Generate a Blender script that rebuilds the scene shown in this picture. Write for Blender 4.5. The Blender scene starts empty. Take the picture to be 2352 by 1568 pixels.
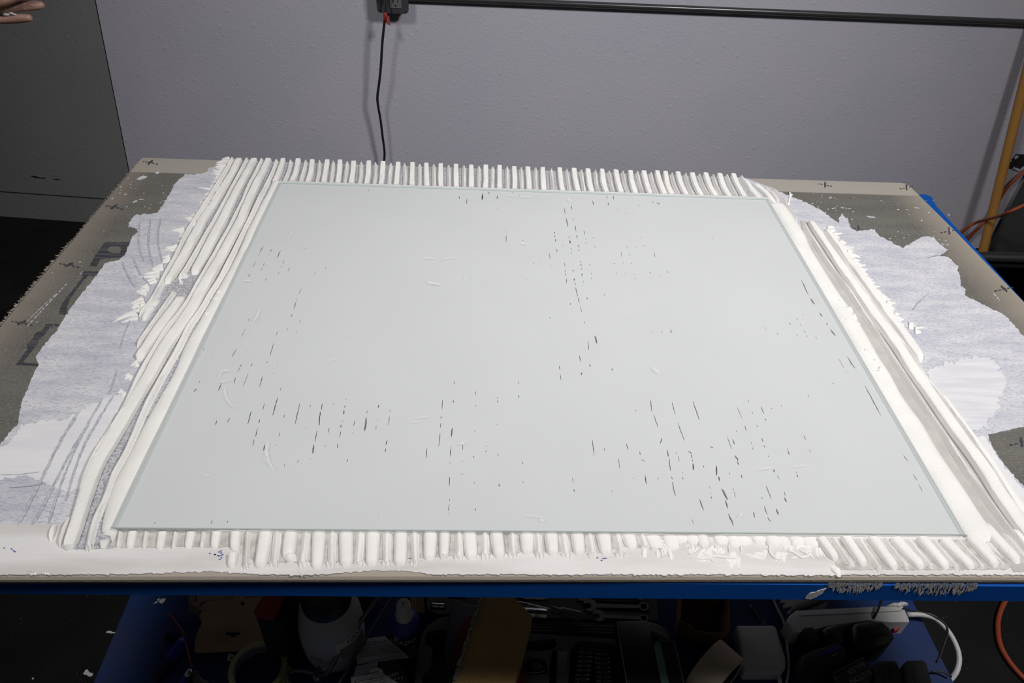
import bpy, math, random
import numpy as np
from mathutils import Vector, Matrix, geometry

# ------------------------------------------------------------------ camera, world, lights, exposure
scene = bpy.context.scene
COL = scene.collection
W, H, F = 2352.0, 1568.0, 1690.0
R = np.array([[0.9984023477256972, -0.029242575744744502, 0.048348979509694925],
              [0.018825610338920773, -0.6346304906112692, -0.7725863943805037],
              [0.05327615274382281, 0.7722622690189603, -0.6330660624283253]])
CAM = np.array([-0.11587291349961779, -0.4206022553758674, 0.6559633850108514])
cd = bpy.data.cameras.new('camera')
cam = bpy.data.objects.new('camera', cd)
COL.objects.link(cam)
cd.sensor_width = 36.0
cd.lens = 36.0 * F / W
cd.clip_start = 0.02
cam.matrix_world = Matrix(((R[0][0], -R[1][0], -R[2][0], CAM[0]),
                           (R[0][1], -R[1][1], -R[2][1], CAM[1]),
                           (R[0][2], -R[1][2], -R[2][2], CAM[2]), (0, 0, 0, 1)))
scene.camera = cam
scene.view_settings.view_transform = 'Standard'
scene.view_settings.look = 'None'
scene.view_settings.gamma = 1
scene.view_settings.use_curve_mapping = False
scene.view_settings.exposure = 0.0

world = bpy.data.worlds.new('world')
scene.world = world
world.use_nodes = True
world.node_tree.nodes['Background'].inputs[0].default_value = (1.0, 0.97, 0.94, 1)
world.node_tree.nodes['Background'].inputs[1].default_value = 0.036


def area(name, loc, target, size, power, color, spread=180):
    d = bpy.data.lights.new(name, 'AREA')
    d.shape = 'RECTANGLE'
    d.size, d.size_y = size
    d.energy = power
    d.color = color
    d.spread = math.radians(spread)
    o = bpy.data.objects.new(name, d)
    COL.objects.link(o)
    o.location = loc
    o.rotation_euler = (Vector(target) - Vector(loc)).to_track_quat('-Z', 'Y').to_euler()
    return o


area('lamp_right', (1.40, -0.35, 1.95), (0.05, 1.00, -0.1), (0.50, 0.35), 19.2, (1.0, 0.985, 0.965), 100)
area('lamp_left', (-1.15, -0.35, 2.00), (0.40, 0.80, 0.0), (0.50, 0.35), 11.2, (1.0, 0.985, 0.97), 95)

# ------------------------------------------------------------------ helpers
SHELF, FLOOR, WALLY = -0.55, -0.85, 2.07


def ray(x, y):
    return R.T @ np.array([(x - W / 2) / F, (y - H / 2) / F, 1.0])


def onz(x, y, z):
    d = ray(x, y)
    return CAM + d * (z - CAM[2]) / d[2]


def ony(x, y, Y):
    d = ray(x, y)
    return CAM + d * (Y - CAM[1]) / d[1]


def atd(x, y, depth):
    return CAM + ray(x, y) * depth


def proj(p):
    v = R @ (np.asarray(p, float) - CAM)
    return W / 2 + F * v[0] / v[2], H / 2 + F * v[1] / v[2]


def B(x, y, z=0.0):
    return onz(x, y, z)


def S(x, y, h=0.0):
    return onz(x, y, SHELF + h)


def lift(base, py):
    """height above base (straight up) whose image row is py"""
    lo, hi = 0.0, 0.45
    for _ in range(40):
        m = (lo + hi) / 2
        if proj(base + np.array([0, 0, m]))[1] > py:
            lo = m
        else:
            hi = m
    return lo


def mpp(x, y, z=0.0):
    return float(np.linalg.norm(onz(x + .5, y, z) - onz(x - .5, y, z)))


OFF = {}


def finish(me, name, mats, parent, smooth):
    for m in (mats if isinstance(mats, (list, tuple)) else [mats]):
        me.materials.append(m)
    if smooth:
        me.polygons.foreach_set('use_smooth', [True] * len(me.polygons))
    o = bpy.data.objects.new(name, me)
    COL.objects.link(o)
    if parent:
        o.parent = parent
        OFF[o.name] = OFF[parent.name]
    return o


class MB:
    def __init__(s):
        s.v, s.f, s.m = [], [], []

    def add(s, vs, fs, mi=0):
        n = len(s.v)
        s.v += [tuple(map(float, p)) for p in vs]
        s.f += [tuple(i + n for i in f) for f in fs]
        s.m += [mi] * len(fs)
        return s

    def box(s, c, size, rz=0.0, mi=0, bev=0.0):
        cx, cy, cz = c
        a, b, h = size[0] / 2, size[1] / 2, size[2] / 2
        co, si = math.cos(rz), math.sin(rz)
        if bev <= 0:
            ring = [(-a, -b), (a, -b), (a, b), (-a, b)]
            s.prism([(cx + x * co - y * si, cy + x * si + y * co) for x, y in ring], cz - h, cz + h, mi)
        else:
            s.prism([(cx + x * co - y * si, cy + x * si + y * co) for x, y in rrect(a, b, bev)], cz - h, cz + h, mi, bev * .5)
        return s

    def prism(s, ring, z0, z1, mi=0, bev=0.0):
        """ring of (x,y), straight prism, optional bevelled top edge"""
        ring = [(float(p[0]), float(p[1])) for p in ring]
        if area2(ring) < 0:
            ring = ring[::-1]
        n = len(ring)
        c = np.mean(np.array(ring), 0)
        lev = [(0, z0), (0, z1)]
        if bev > 0:
            lev = [(0, z0), (0, z1 - bev), (bev * .35, z1 - bev * .35), (bev, z1)]
        vs = []
        for ins, z in lev:
            for i, (x, y) in enumerate(ring):
                if ins:
                    d = np.array([c[0] - x, c[1] - y])
                    d = d / (np.linalg.norm(d) + 1e-9) * ins * 1.3
                    vs.append((x + d[0], y + d[1], z))
                else:
                    vs.append((x, y, z))
        fs = []
        for l in range(len(lev) - 1):
            for i in range(n):
                j = (i + 1) % n
                fs.append((l * n + i, l * n + j, (l + 1) * n + j, (l + 1) * n + i))
        fs.append(tuple(range(n))[::-1])
        fs.append(tuple((len(lev) - 1) * n + i for i in range(n)))
        return s.add(vs, fs, mi)

    def hull3(s, top, bot, mi=0):
        """loft between two equal-length 3D rings (bottom, top), capped"""
        n = len(top)
        fs = [(i, (i + 1) % n, n + (i + 1) % n, n + i) for i in range(n)]
        fs += [tuple(range(n))[::-1], tuple(n + i for i in range(n))]
        return s.add(list(bot) + list(top), fs, mi)

    def tube(s, pts, r, seg=8, mi=0, cap=True, smooth=True):
        pts = [np.asarray(p, float) for p in pts]
        n = len(pts)
        rs = [r] * n if np.isscalar(r) else list(r)
        vs = []
        up = np.array([0, 0, 1.0])
        prev = None
        for i, p in enumerate(pts):
            t = pts[min(i + 1, n - 1)] - pts[max(i - 1, 0)]
            t = t / (np.linalg.norm(t) + 1e-12)
            if prev is None:
                a = np.cross(t, up)
                if np.linalg.norm(a) < 1e-3:
                    a = np.cross(t, np.array([1.0, 0, 0]))
            else:
                a = prev - t * (prev @ t)
            a = a / (np.linalg.norm(a) + 1e-12)
            prev = a
            b = np.cross(t, a)
            for k in range(seg):
                an = 2 * math.pi * k / seg
                vs.append(p + (a * math.cos(an) + b * math.sin(an)) * rs[i])
        fs = []
        for i in range(n - 1):
            for k in range(seg):
                fs.append((i * seg + k, i * seg + (k + 1) % seg, (i + 1) * seg + (k + 1) % seg, (i + 1) * seg + k))
        if cap:
            fs.append(tuple(range(seg))[::-1])
            fs.append(tuple((n - 1) * seg + k for k in range(seg)))
        return s.add(vs, fs, mi)

    def lathe(s, c, prof, seg=28, mi=0, axis=(0, 0, 1), sx=1.0, ring=False):
        """prof: (r, z) from bottom to top"""
        if ring:
            prof = list(prof) + ([prof[0]] if prof[0] != prof[-1] else [])
        ax = np.asarray(axis, float)
        ax /= np.linalg.norm(ax)
        a = np.cross(ax, [0, 0, 1.0]) if abs(ax[2]) < .9 else np.array([1.0, 0, 0])
        a /= np.linalg.norm(a)
        b = np.cross(ax, a)
        vs = []
        for r, z in prof:
            for k in range(seg):
                an = 2 * math.pi * k / seg
                vs.append(np.asarray(c) + ax * z + (a * math.cos(an) * sx + b * math.sin(an)) * r)
        n = len(prof)
        fs = []
        for i in range(n - 1):
            for k in range(seg):
                fs.append((i * seg + k, i * seg + (k + 1) % seg, (i + 1) * seg + (k + 1) % seg, (i + 1) * seg + k))
        if prof[0][0] > 1e-5 and not ring:
            fs.append(tuple(range(seg))[::-1])
        if prof[-1][0] > 1e-5 and not ring:
            fs.append(tuple((n - 1) * seg + k for k in range(seg)))
        return s.add(vs, fs, mi)

    def build(s, name, mat, parent=None, smooth=False, origin=None):
        off = OFF[parent.name] if parent else (np.asarray(origin, float) if origin is not None else None)
        v = np.array(s.v)
        if off is None:
            off = np.array([(v[:, 0].min() + v[:, 0].max()) / 2, (v[:, 1].min() + v[:, 1].max()) / 2, v[:, 2].min()])
        me = bpy.data.meshes.new(name)
        me.from_pydata((v - off).tolist(), [], s.f)
        me.polygons.foreach_set('material_index', s.m)
        me.update()
        o = finish(me, name, mat, parent, smooth)
        if smooth == 'auto':
            pass
        if not parent:
            o.location = off
            OFF[o.name] = off
        return o


def rrect(a, b, r, n=4):
    pts = []
    for cx, cy, a0 in ((a - r, b - r, 0), (-a + r, b - r, 90), (-a + r, -b + r, 180), (a - r, -b + r, 270)):
        for k in range(n + 1):
            t = math.radians(a0 + 90 * k / n)
            pts.append((cx + r * math.cos(t), cy + r * math.sin(t)))
    return pts


def area2(p):
    return sum(p[i][0] * p[(i + 1) % len(p)][1] - p[(i + 1) % len(p)][0] * p[i][1] for i in range(len(p)))


def sharp_smooth(o, ang=35):
    """smooth shading, creased at sharp edges"""
    me = o.data
    me.polygons.foreach_set('use_smooth', [True] * len(me.polygons))
    me.set_sharp_from_angle(angle=math.radians(ang))
    return o


def thing(name, label, cat, loc, group=None):
    o = bpy.data.objects.new(name, None)
    COL.objects.link(o)
    o.empty_display_size = .02
    o.location = [float(c) for c in loc]
    OFF[o.name] = np.asarray(loc, float)
    return tag(o, label, cat, group)


def tag(o, label=None, cat=None, group=None, kind=None):
    if label:
        o['label'] = label
    if cat:
        o['category'] = cat
    if group:
        o['group'] = group
    if kind:
        o['kind'] = kind
    return o


def catmull(pts, step):
    P = [np.asarray(p, float) for p in pts]
    if len(P) == 2:
        n = max(2, int(np.linalg.norm(P[1] - P[0]) / step) + 1)
        return [P[0] + (P[1] - P[0]) * i / (n - 1) for i in range(n)]
    P = [2 * P[0] - P[1]] + P + [2 * P[-1] - P[-2]]
    out = []
    for i in range(1, len(P) - 2):
        a, b, c, d = P[i - 1:i + 3]
        n = max(1, int(round(np.linalg.norm(c - b) / step)))
        for k in range(n):
            t = k / n
            out.append(.5 * (2 * b + (c - a) * t + (2 * a - 5 * b + 4 * c - d) * t * t + (3 * b - a - 3 * c + d) * t ** 3))
    out.append(P[-2])
    return out


def noise1(seed, n, scale):
    """smooth 1-D noise, about -1..1"""
    rs = random.Random(seed)
    k = max(2, int(n / scale) + 3)
    g = [rs.uniform(-1, 1) for _ in range(k + 1)]
    out = []
    for i in range(n):
        t = i / scale
        j = int(t)
        f = t - j
        f = f * f * (3 - 2 * f)
        out.append(g[j % k] * (1 - f) + g[(j + 1) % k] * f)
    return out


def jag(poly, step, amp, seed, closed=True):
    """subdivide an image-space outline and roughen it"""
    rs = random.Random(seed)
    out = []
    n = len(poly)
    for i in range(n if closed else n - 1):
        a = np.array(poly[i], float)
        b = np.array(poly[(i + 1) % n], float)
        L = np.linalg.norm(b - a)
        k = max(1, int(L / step))
        d = (b - a) / (L + 1e-9)
        nn = np.array([-d[1], d[0]])
        for j in range(k):
            p = a + (b - a) * j / k
            out.append(tuple(p + nn * rs.gauss(0, amp) + d * rs.uniform(-.25, .25) * step))
    if not closed:
        out.append(tuple(poly[-1]))
    return out


def cdt(outline, holes):
    """triangulate outline minus holes; lists of (x,y). returns verts, tris, hole loops (indices)"""
    co = [Vector(p) for p in outline]
    faces = [list(range(len(outline)))]
    if area2(outline) < 0:
        faces[0].reverse()
    for h in holes:
        s0 = len(co)
        h = h if area2(h) > 0 else h[::-1]
        co += [Vector(p) for p in h]
        faces.append(list(range(s0, s0 + len(h))))
    v, e, f, ov, oe, of = geometry.delaunay_2d_cdt(co, [], faces, 1, 1e-7)
    keep = [tuple(fc) for fc, o in zip(f, of) if 0 in o and len(o) == 1]
    gone = [fc for fc, o in zip(f, of) if len(o) > 1]
    edges = {}
    for fc in keep:
        for i in range(len(fc)):
            edges[(fc[i], fc[(i + 1) % len(fc)])] = 1
    border = [(a, b) for (a, b) in edges if (b, a) not in edges]
    return [tuple(p) for p in v], keep, border


def sheet(mb, outline, holes, z0, z1, mi=0, top=True, bottom=False):
    """flat sheet with holes, real side walls"""
    v, f, border = cdt([(p[0], p[1]) for p in outline], [[(q[0], q[1]) for q in h] for h in holes])
    n = len(v)
    vs = [(x, y, z1) for x, y in v] + [(x, y, z0) for x, y in v]
    fs = list(f)
    for a, b in border:
        fs.append((b, a, a + n, b + n))
    if bottom:
        fs += [tuple(i + n for i in fc[::-1]) for fc in f]
    return mb.add(vs, fs, mi)


def plate(name, pts3, thick, mat, parent, smooth=False, origin=None):
    """thin solid from a (nearly) planar ring of 3D points"""
    pts3 = [np.asarray(p, float) for p in pts3]
    up = np.array([0, 0, thick])
    v, f, border = cdt([(p[0], p[1]) for p in pts3], [])
    # heights by nearest ring vertex
    P = np.array(pts3)
    z = [P[np.argmin((P[:, 0] - x) ** 2 + (P[:, 1] - y) ** 2), 2] for x, y in v]
    n = len(v)
    vs = [(x, y, zz) for (x, y), zz in zip(v, z)] + [(x, y, zz - thick) for (x, y), zz in zip(v, z)]
    fs = list(f) + [tuple(i + n for i in fc[::-1]) for fc in f] + [(b, a, a + n, b + n) for a, b in border]
    return MB().add(vs, fs).build(name, mat, parent, smooth, origin)


# ------------------------------------------------------------------ materials
def material(name, color, rough=.6, metal=0.0, color2=None, nscale=40, stretch=(1, 1, 1), lo=.4, hi=.6, bump=0, bscale=200,
             spec=.5, trans=0, bdist=.001, ndetail=4, fine=None, coat=0, vor=None):
    m = bpy.data.materials.new(name)
    m.use_nodes = True
    nt = m.node_tree
    p = nt.nodes['Principled BSDF']
    p.inputs['Roughness'].default_value = rough
    p.inputs['Metallic'].default_value = metal
    p.inputs['Specular IOR Level'].default_value = spec
    p.inputs['Transmission Weight'].default_value = trans
    p.inputs['Coat Weight'].default_value = coat
    p.inputs['Base Color'].default_value = (*color, 1)
    N, L = nt.nodes.new, nt.links.new
    geo = N('ShaderNodeNewGeometry')

    def mapped(scale):
        mp = N('ShaderNodeMapping')
        mp.inputs['Scale'].default_value = scale
        L(geo.outputs['Position'], mp.inputs['Vector'])
        return mp.outputs[0]
    last = None
    if color2:
        nz = N('ShaderNodeTexNoise')
        nz.inputs['Scale'].default_value = nscale
        nz.inputs['Detail'].default_value = ndetail
        L(mapped(stretch), nz.inputs['Vector'])
        rp = N('ShaderNodeMapRange')
        rp.inputs['From Min'].default_value = lo
        rp.inputs['From Max'].default_value = hi
        L(nz.outputs[0], rp.inputs['Value'])
        fac = rp.outputs[0]
        mx = N('ShaderNodeMix')
        mx.data_type = 'RGBA'
        mx.inputs[6].default_value = (*color, 1)
        mx.inputs[7].default_value = (*color2, 1)
        L(fac, mx.inputs[0])
        last = mx.outputs[2]
    if fine:      # (color, scale, lo, hi, stretch)
        nz = N('ShaderNodeTexNoise')
        nz.inputs['Scale'].default_value = fine[1]
        nz.inputs['Detail'].default_value = 2
        L(mapped(fine[4] if len(fine) > 4 else (1, 1, 1)), nz.inputs['Vector'])
        rp = N('ShaderNodeMapRange')
        rp.inputs['From Min'].default_value = fine[2]
        rp.inputs['From Max'].default_value = fine[3]
        L(nz.outputs[0], rp.inputs['Value'])
        mx = N('ShaderNodeMix')
        mx.data_type = 'RGBA'
        if last:
            L(last, mx.inputs[6])
        else:
            mx.inputs[6].default_value = (*color, 1)
        mx.inputs[7].default_value = (*fine[0], 1)
        L(rp.outputs[0], mx.inputs[0])
        last = mx.outputs[2]
    if last:
        L(last, p.inputs['Base Color'])
    if bump:
        nz = N('ShaderNodeTexNoise')
        nz.inputs['Scale'].default_value = bscale
        nz.inputs['Detail'].default_value = 3
        L(mapped(stretch if stretch != (1, 1, 1) and not vor else (1, 1, 1)), nz.inputs['Vector'])
        hgt = nz.outputs[0]
        if vor:
            vo = N('ShaderNodeTexVoronoi')
            vo.inputs['Scale'].default_value = vor[0]
            L(mapped((1, 1, 1)), vo.inputs['Vector'])
            rp = N('ShaderNodeMapRange')
            rp.inputs['From Min'].default_value = 0.0
            rp.inputs['From Max'].default_value = vor[1]
            rp.inputs['To Min'].default_value = vor[2]
            rp.inputs['To Max'].default_value = 0
            L(vo.outputs['Distance'], rp.inputs['Value'])
            ad = N('ShaderNodeMath')
            ad.operation = 'ADD'
            L(hgt, ad.inputs[0])
            L(rp.outputs[0], ad.inputs[1])
            hgt = ad.outputs[0]
        bp = N('ShaderNodeBump')
        bp.inputs['Strength'].default_value = bump
        bp.inputs['Distance'].default_value = bdist
        L(hgt, bp.inputs['Height'])
        L(bp.outputs[0], p.inputs['Normal'])
    return m


M = {}
M['wall'] = material('wall_paint', (.480, .467, .545), .75, color2=(.50, .487, .555), nscale=3, bump=.26, bscale=165, bdist=.005,
                     vor=(24, .20, .75), spec=.2)
M['wall_left'] = material('wall_paint_falloff', (.235, .235, .243), .75, color2=(.25, .25, .256), nscale=3, bump=.26, bscale=165, bdist=.005,  # wall paint toned down, the falloff of light put into its colour
                          vor=(24, .20, .75), spec=.2)
M['floor'] = material('black_rubber_floor', (.0105, .0105, .011), .8, color2=(.014, .014, .0145), nscale=6, bump=.3, bscale=400,
                      fine=((.30, .30, .29), 230, .755, .78), spec=.12)
M['dark_gap'] = material('dark_gap', (.006, .006, .006), .9)
M['ink'] = material('ink', (.035, .036, .046), .85, color2=(.10, .098, .095), nscale=30, stretch=(.6, 12, 1), lo=.45, hi=.75, spec=.2)
M['blue_ink'] = material('blue_ink', (.10, .13, .30), .8)
M['skim'] = material('skim_coat', (.56, .555, .58), .85, color2=(.42, .42, .475), nscale=20, stretch=(.7, 2.6, 1), lo=.36, hi=.70, ndetail=9,
                     bump=.2, bscale=300, fine=((.29, .29, .37), 480, .47, .78, (.45, 1.7, 1)), spec=.15)
M['groove'] = material('shaded_scrape', (.44, .435, .45), .9, color2=(.25, .25, .29), nscale=420, lo=.42, hi=.62, spec=.1)  # scraped skim, coloured darker to deepen the shade between ridges
M['groove_tan'] = material('shaded_scrape_tan', (.49, .46, .44), .9, color2=(.36, .34, .325), nscale=110, lo=.40, hi=.66, spec=.1)  # scraped front grooves, with shade beside the ridges added to the tone
M['skim_front'] = material('skim_front', (.63, .61, .605), .85, color2=(.47, .445, .43), nscale=9, stretch=(.5, 3, 1), lo=.42, hi=.72, bump=.1, bscale=260, ndetail=6, spec=.15)
M['groove_side'] = material('shaded_groove_side', (.44, .425, .405), .9, color2=(.40, .385, .37), nscale=40, spec=.1)  # grey stands in for the shaded left faces of the right ridges
M['rim_smear'] = material('rim_smear', (.42, .41, .40), .85, color2=(.20, .20, .23), nscale=160, lo=.4, hi=.7)
M['skim_mid'] = material('skim_mid', (.60, .595, .62), .85, color2=(.535, .53, .57), nscale=22, stretch=(.6, 4, 1), bump=.1, bscale=260, spec=.15)
M['skim_thick'] = material('skim_coat_thick', (.645, .64, .655), .85, color2=(.60, .595, .62), nscale=18, stretch=(.5, 3, 1), bump=.1,
                           bscale=260, spec=.15)
M['skim_scrape'] = material('skim_scraped', (.46, .46, .50), .85, color2=(.34, .34, .40), nscale=260, lo=.42, hi=.58, spec=.1)
M['mortar'] = material('white_mortar', (.735, .716, .70), .7, color2=(.705, .687, .67), nscale=25, bump=.45, bscale=280, bdist=.0011, spec=.2)
M['field'] = material('pressed_mortar', (.590, .588, .596), .8, color2=(.58, .578, .586), nscale=8, spec=.1)
M['void'] = material('void_floor', (.24, .235, .205), .9, color2=(.17, .165, .145), nscale=120)
M['fibre'] = material('board_fibre', (.30, .26, .22), .9)
M['blue_steel'] = material('blue_steel', (.001, .056, .275), .6, color2=(.002, .058, .265), nscale=5, bump=.1, bscale=120, spec=.15)
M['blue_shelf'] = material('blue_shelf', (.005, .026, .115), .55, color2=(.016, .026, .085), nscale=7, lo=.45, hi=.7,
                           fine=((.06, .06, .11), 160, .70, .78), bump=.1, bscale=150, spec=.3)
M['blue_bright'] = material('blue_film', (.018, .075, .46), .5)
M['black'] = material('black_plastic', (.012, .012, .013), .38)
M['black_matte'] = material('black_matte', (.010, .010, .011), .75)
M['rubber'] = material('black_rubber', (.012, .012, .013), .6)
M['darkgrey'] = material('dark_grey_plastic', (.055, .055, .058), .55)
M['boxgrey'] = material('outlet_box_grey', (.045, .045, .052), .5)
M['boxface'] = material('receptacle_grey', (.13, .13, .14), .5)
M['conduit'] = material('painted_conduit', (.075, .075, .08), .28, metal=.5)
M['pole'] = material('varnished_wood', (.46, .225, .055), .5, color2=(.37, .18, .045), nscale=20, stretch=(1, 1, .1), lo=.3, hi=.7)
M['orange'] = material('orange_rubber', (.33, .058, .020), .55)
M['red'] = material('red_plastic', (.25, .014, .014), .5)
M['red_dark'] = material('dark_red_handle', (.13, .010, .012), .7, spec=.2)
M['redtag'] = material('red_tag', (.30, .055, .055), .6)
M['white'] = material('white_plastic', (.50, .50, .49), .5)
M['jug'] = material('jug_plastic', (.42, .42, .42), .45)
M['label'] = material('label_paper', (.60, .60, .59), .6)
M['paper'] = material('carton_white', (.50, .50, .54), .7)
M['paper_grey'] = material('carton_grey', (.30, .30, .36), .7)
M['print'] = material('black_print', (.02, .02, .022), .7)
M['print_white'] = material('white_print', (.60, .60, .60), .7)
M['print_dim'] = material('grey_print', (.22, .22, .23), .7)
M['print_green'] = material('green_print', (.16, .30, .18), .7)
M['print_yellow'] = material('yellow_print', (.45, .46, .05), .7)
M['leather'] = material('tan_leather', (.29, .195, .115), .65, color2=(.22, .145, .085), nscale=18, lo=.35, hi=.7, bump=.2, bscale=180)
M['cardboard'] = material('cardboard', (.20, .115, .062), .8, color2=(.16, .09, .05), nscale=12)
M['tape'] = material('masking_tape', (.46, .37, .27), .7)
M['sponge'] = material('yellow_sponge', (.40, .265, .10), .9, color2=(.33, .215, .08), nscale=16, lo=.35, hi=.7, bump=.6, bscale=260, bdist=.002,
                       fine=((.30, .17, .045), 210, .62, .74))
M['scrub'] = material('scrub_layer', (.40, .40, .36), .95, color2=(.12, .12, .11), nscale=330, lo=.4, hi=.62, bump=1, bscale=330, bdist=.003)
M['chrome'] = material('chrome', (.66, .66, .69), .30, metal=1)
M['steel'] = material('steel_rod', (.16, .16, .17), .4, metal=.8)
M['clear'] = material('clear_plastic', (.55, .55, .53), .25)
M['case'] = material('tool_case_grey', (.075, .070, .068), .6, bump=.1, bscale=300)
M['case_dark'] = material('tool_case_pocket', (.016, .016, .017), .7)
M['bottle'] = material('blue_bottle', (.020, .045, .26), .45)
M['bottle_dark'] = material('navy_wrap', (.012, .014, .05), .45)
M['navy'] = material('navy_plastic', (.014, .016, .034), .6)
M['bamboo'] = material('bamboo', (.30, .22, .12), .65, color2=(.22, .15, .08), nscale=60, stretch=(8, .6, 1))
M['tapeyellow'] = material('olive_tape', (.30, .31, .13), .6)
M['pen'] = material('blue_pen', (.02, .03, .30), .25)
M['cuff'] = material('dark_sleeve', (.02, .02, .022), .9)
M['green'] = material('pale_green', (.10, .20, .15), .6)
M['wood_dark'] = material('bolt_steel', (.05, .045, .035), .4, metal=.7)
M['skin'] = material('skin', (.25, .125, .092), .6, color2=(.33, .20, .16), nscale=45, lo=.35, hi=.7, bump=.35, bscale=300,
                     fine=((.45, .40, .37), 110, .60, .75))


def glass_material():
    m = bpy.data.materials.new('float_glass')
    m.use_nodes = True
    nt = m.node_tree
    nt.nodes.remove(nt.nodes['Principled BSDF'])
    N, L = nt.nodes.new, nt.links.new
    tr = N('ShaderNodeBsdfTransparent')
    tr.inputs[0].default_value = (.965, .982, .978, 1)
    gl = N('ShaderNodeBsdfGlossy')
    gl.inputs['Roughness'].default_value = .03
    # Schlick reflectance from the angle of incidence, the same from either side of the sheet
    lw = N('ShaderNodeLayerWeight')
    pw = N('ShaderNodeMath')
    pw.operation = 'POWER'
    pw.inputs[1].default_value = 5
    L(lw.outputs['Facing'], pw.inputs[0])
    fr = N('ShaderNodeMath')
    fr.operation = 'MULTIPLY_ADD'
    fr.inputs[1].default_value = .93
    fr.inputs[2].default_value = .05
    L(pw.outputs[0], fr.inputs[0])
    lw.inputs['Blend'].default_value = .5
    mx = N('ShaderNodeMixShader')
    L(fr.outputs[0], mx.inputs[0])
    L(tr.outputs[0], mx.inputs[1])
    L(gl.outputs[0], mx.inputs[2])
    L(mx.outputs[0], nt.nodes['Material Output'].inputs[0])
    return m


M['glass'] = glass_material()


def glass_edge_material():
    m = bpy.data.materials.new('glass_edge')
    m.use_nodes = True
    nt = m.node_tree
    p = nt.nodes['Principled BSDF']
    p.inputs['Base Color'].default_value = (.52, .62, .59, 1)
    p.inputs['Roughness'].default_value = .45
    p.inputs['Specular IOR Level'].default_value = .25
    p.inputs['Alpha'].default_value = .5
    return m


M['glass_edge'] = glass_edge_material()
M['glass_arris'] = glass_edge_material()
M['glass_arris'].name = 'glass_arris'
M['glass_arris'].node_tree.nodes['Principled BSDF'].inputs['Alpha'].default_value = .22


def smear_material():
    m = material('mortar_smear', (.84, .84, .82), .6)
    m.node_tree.nodes['Principled BSDF'].inputs['Alpha'].default_value = .22
    return m


M['smear'] = smear_material()


def board_material():
    m = material('cement_board', (.104, .097, .088), .9, color2=(.130, .122, .111), nscale=9, stretch=(.5, 3, 1), lo=.35, hi=.7, bump=.35,
                 bscale=420, bdist=.0010, fine=((.20, .19, .175), 420, .50, .78, (.5, 1.6, 1)), spec=.1)
    nt = m.node_tree
    N, L = nt.nodes.new, nt.links.new
    p = nt.nodes['Principled BSDF']
    src = p.inputs['Base Color'].links[0].from_socket
    sep = N('ShaderNodeSeparateXYZ')
    geo = N('ShaderNodeNewGeometry')
    L(geo.outputs['Position'], sep.inputs[0])

    def band(sock, a, b):
        r = N('ShaderNodeMapRange')
        r.inputs['From Min'].default_value = a
        r.inputs['From Max'].default_value = b
        L(sock, r.inputs['Value'])
        return r.outputs[0]

    def over(src, col, fac, k=1.0):
        mu = N('ShaderNodeMath')
        mu.operation = 'MULTIPLY'
        mu.inputs[1].default_value = k
        L(fac, mu.inputs[0])
        mx = N('ShaderNodeMix')
        mx.data_type = 'RGBA'
        L(mu.outputs[0], mx.inputs[0])
        L(src, mx.inputs[6])
        mx.inputs[7].default_value = (*col, 1)
        return mx.outputs[2]
    # the factory's smooth, paler strip along the long edges and the browner cut short edges
    src = over(src, (.30, .275, .25), band(sep.outputs[1], .853, .857))
    src = over(src, (.36, .315, .265), band(sep.outputs[1], .035, .015), .8)
    src = over(src, (.31, .255, .205), band(sep.outputs[0], -.715, -.772), .5)
    src = over(src, (.33, .285, .235), band(sep.outputs[0], .690, .770), .75)
    L(src, p.inputs['Base Color'])
    return m


M['board'] = board_material()

# ------------------------------------------------------------------ setting: floor, walls
def wallp(x, y, off=0.0):
    return ony(x, y, WALLY - off)


SEAM_T, SEAM_B = wallp(209, -45), wallp(306, 445)          # joint between wall and left panel
sd = (SEAM_B - SEAM_T) / (SEAM_B[2] - SEAM_T[2])
SEAM_HI, SEAM_LO = SEAM_T + sd * (1.7 - SEAM_T[2]), SEAM_T + sd * (FLOOR - SEAM_T[2])
WX1 = 1.985                                                # right end of the back wall

mb = MB().box((0, 0.6, FLOOR - .02), (8, 6, .04))
fl = mb.build('floor', M['floor'])
tag(fl, 'matte black floor with white mortar specks', None, kind='structure')

g = .0024
mb = MB().add([SEAM_LO + [g, 0, 0], (3.2, WALLY, FLOOR), (3.2, WALLY, 1.7), SEAM_HI + [g, 0, 0],
               SEAM_LO + [g, .1, 0], (3.2, WALLY + .1, FLOOR), (3.2, WALLY + .1, 1.7), SEAM_HI + [g, .1, 0]],
              [(0, 1, 2, 3), (5, 4, 7, 6), (1, 5, 6, 2), (4, 0, 3, 7), (3, 2, 6, 7), (4, 5, 1, 0)])
wall = mb.build('wall_back', M['wall'])
tag(wall, 'grey lavender orange-peel textured wall behind the table', None, kind='structure')

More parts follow.
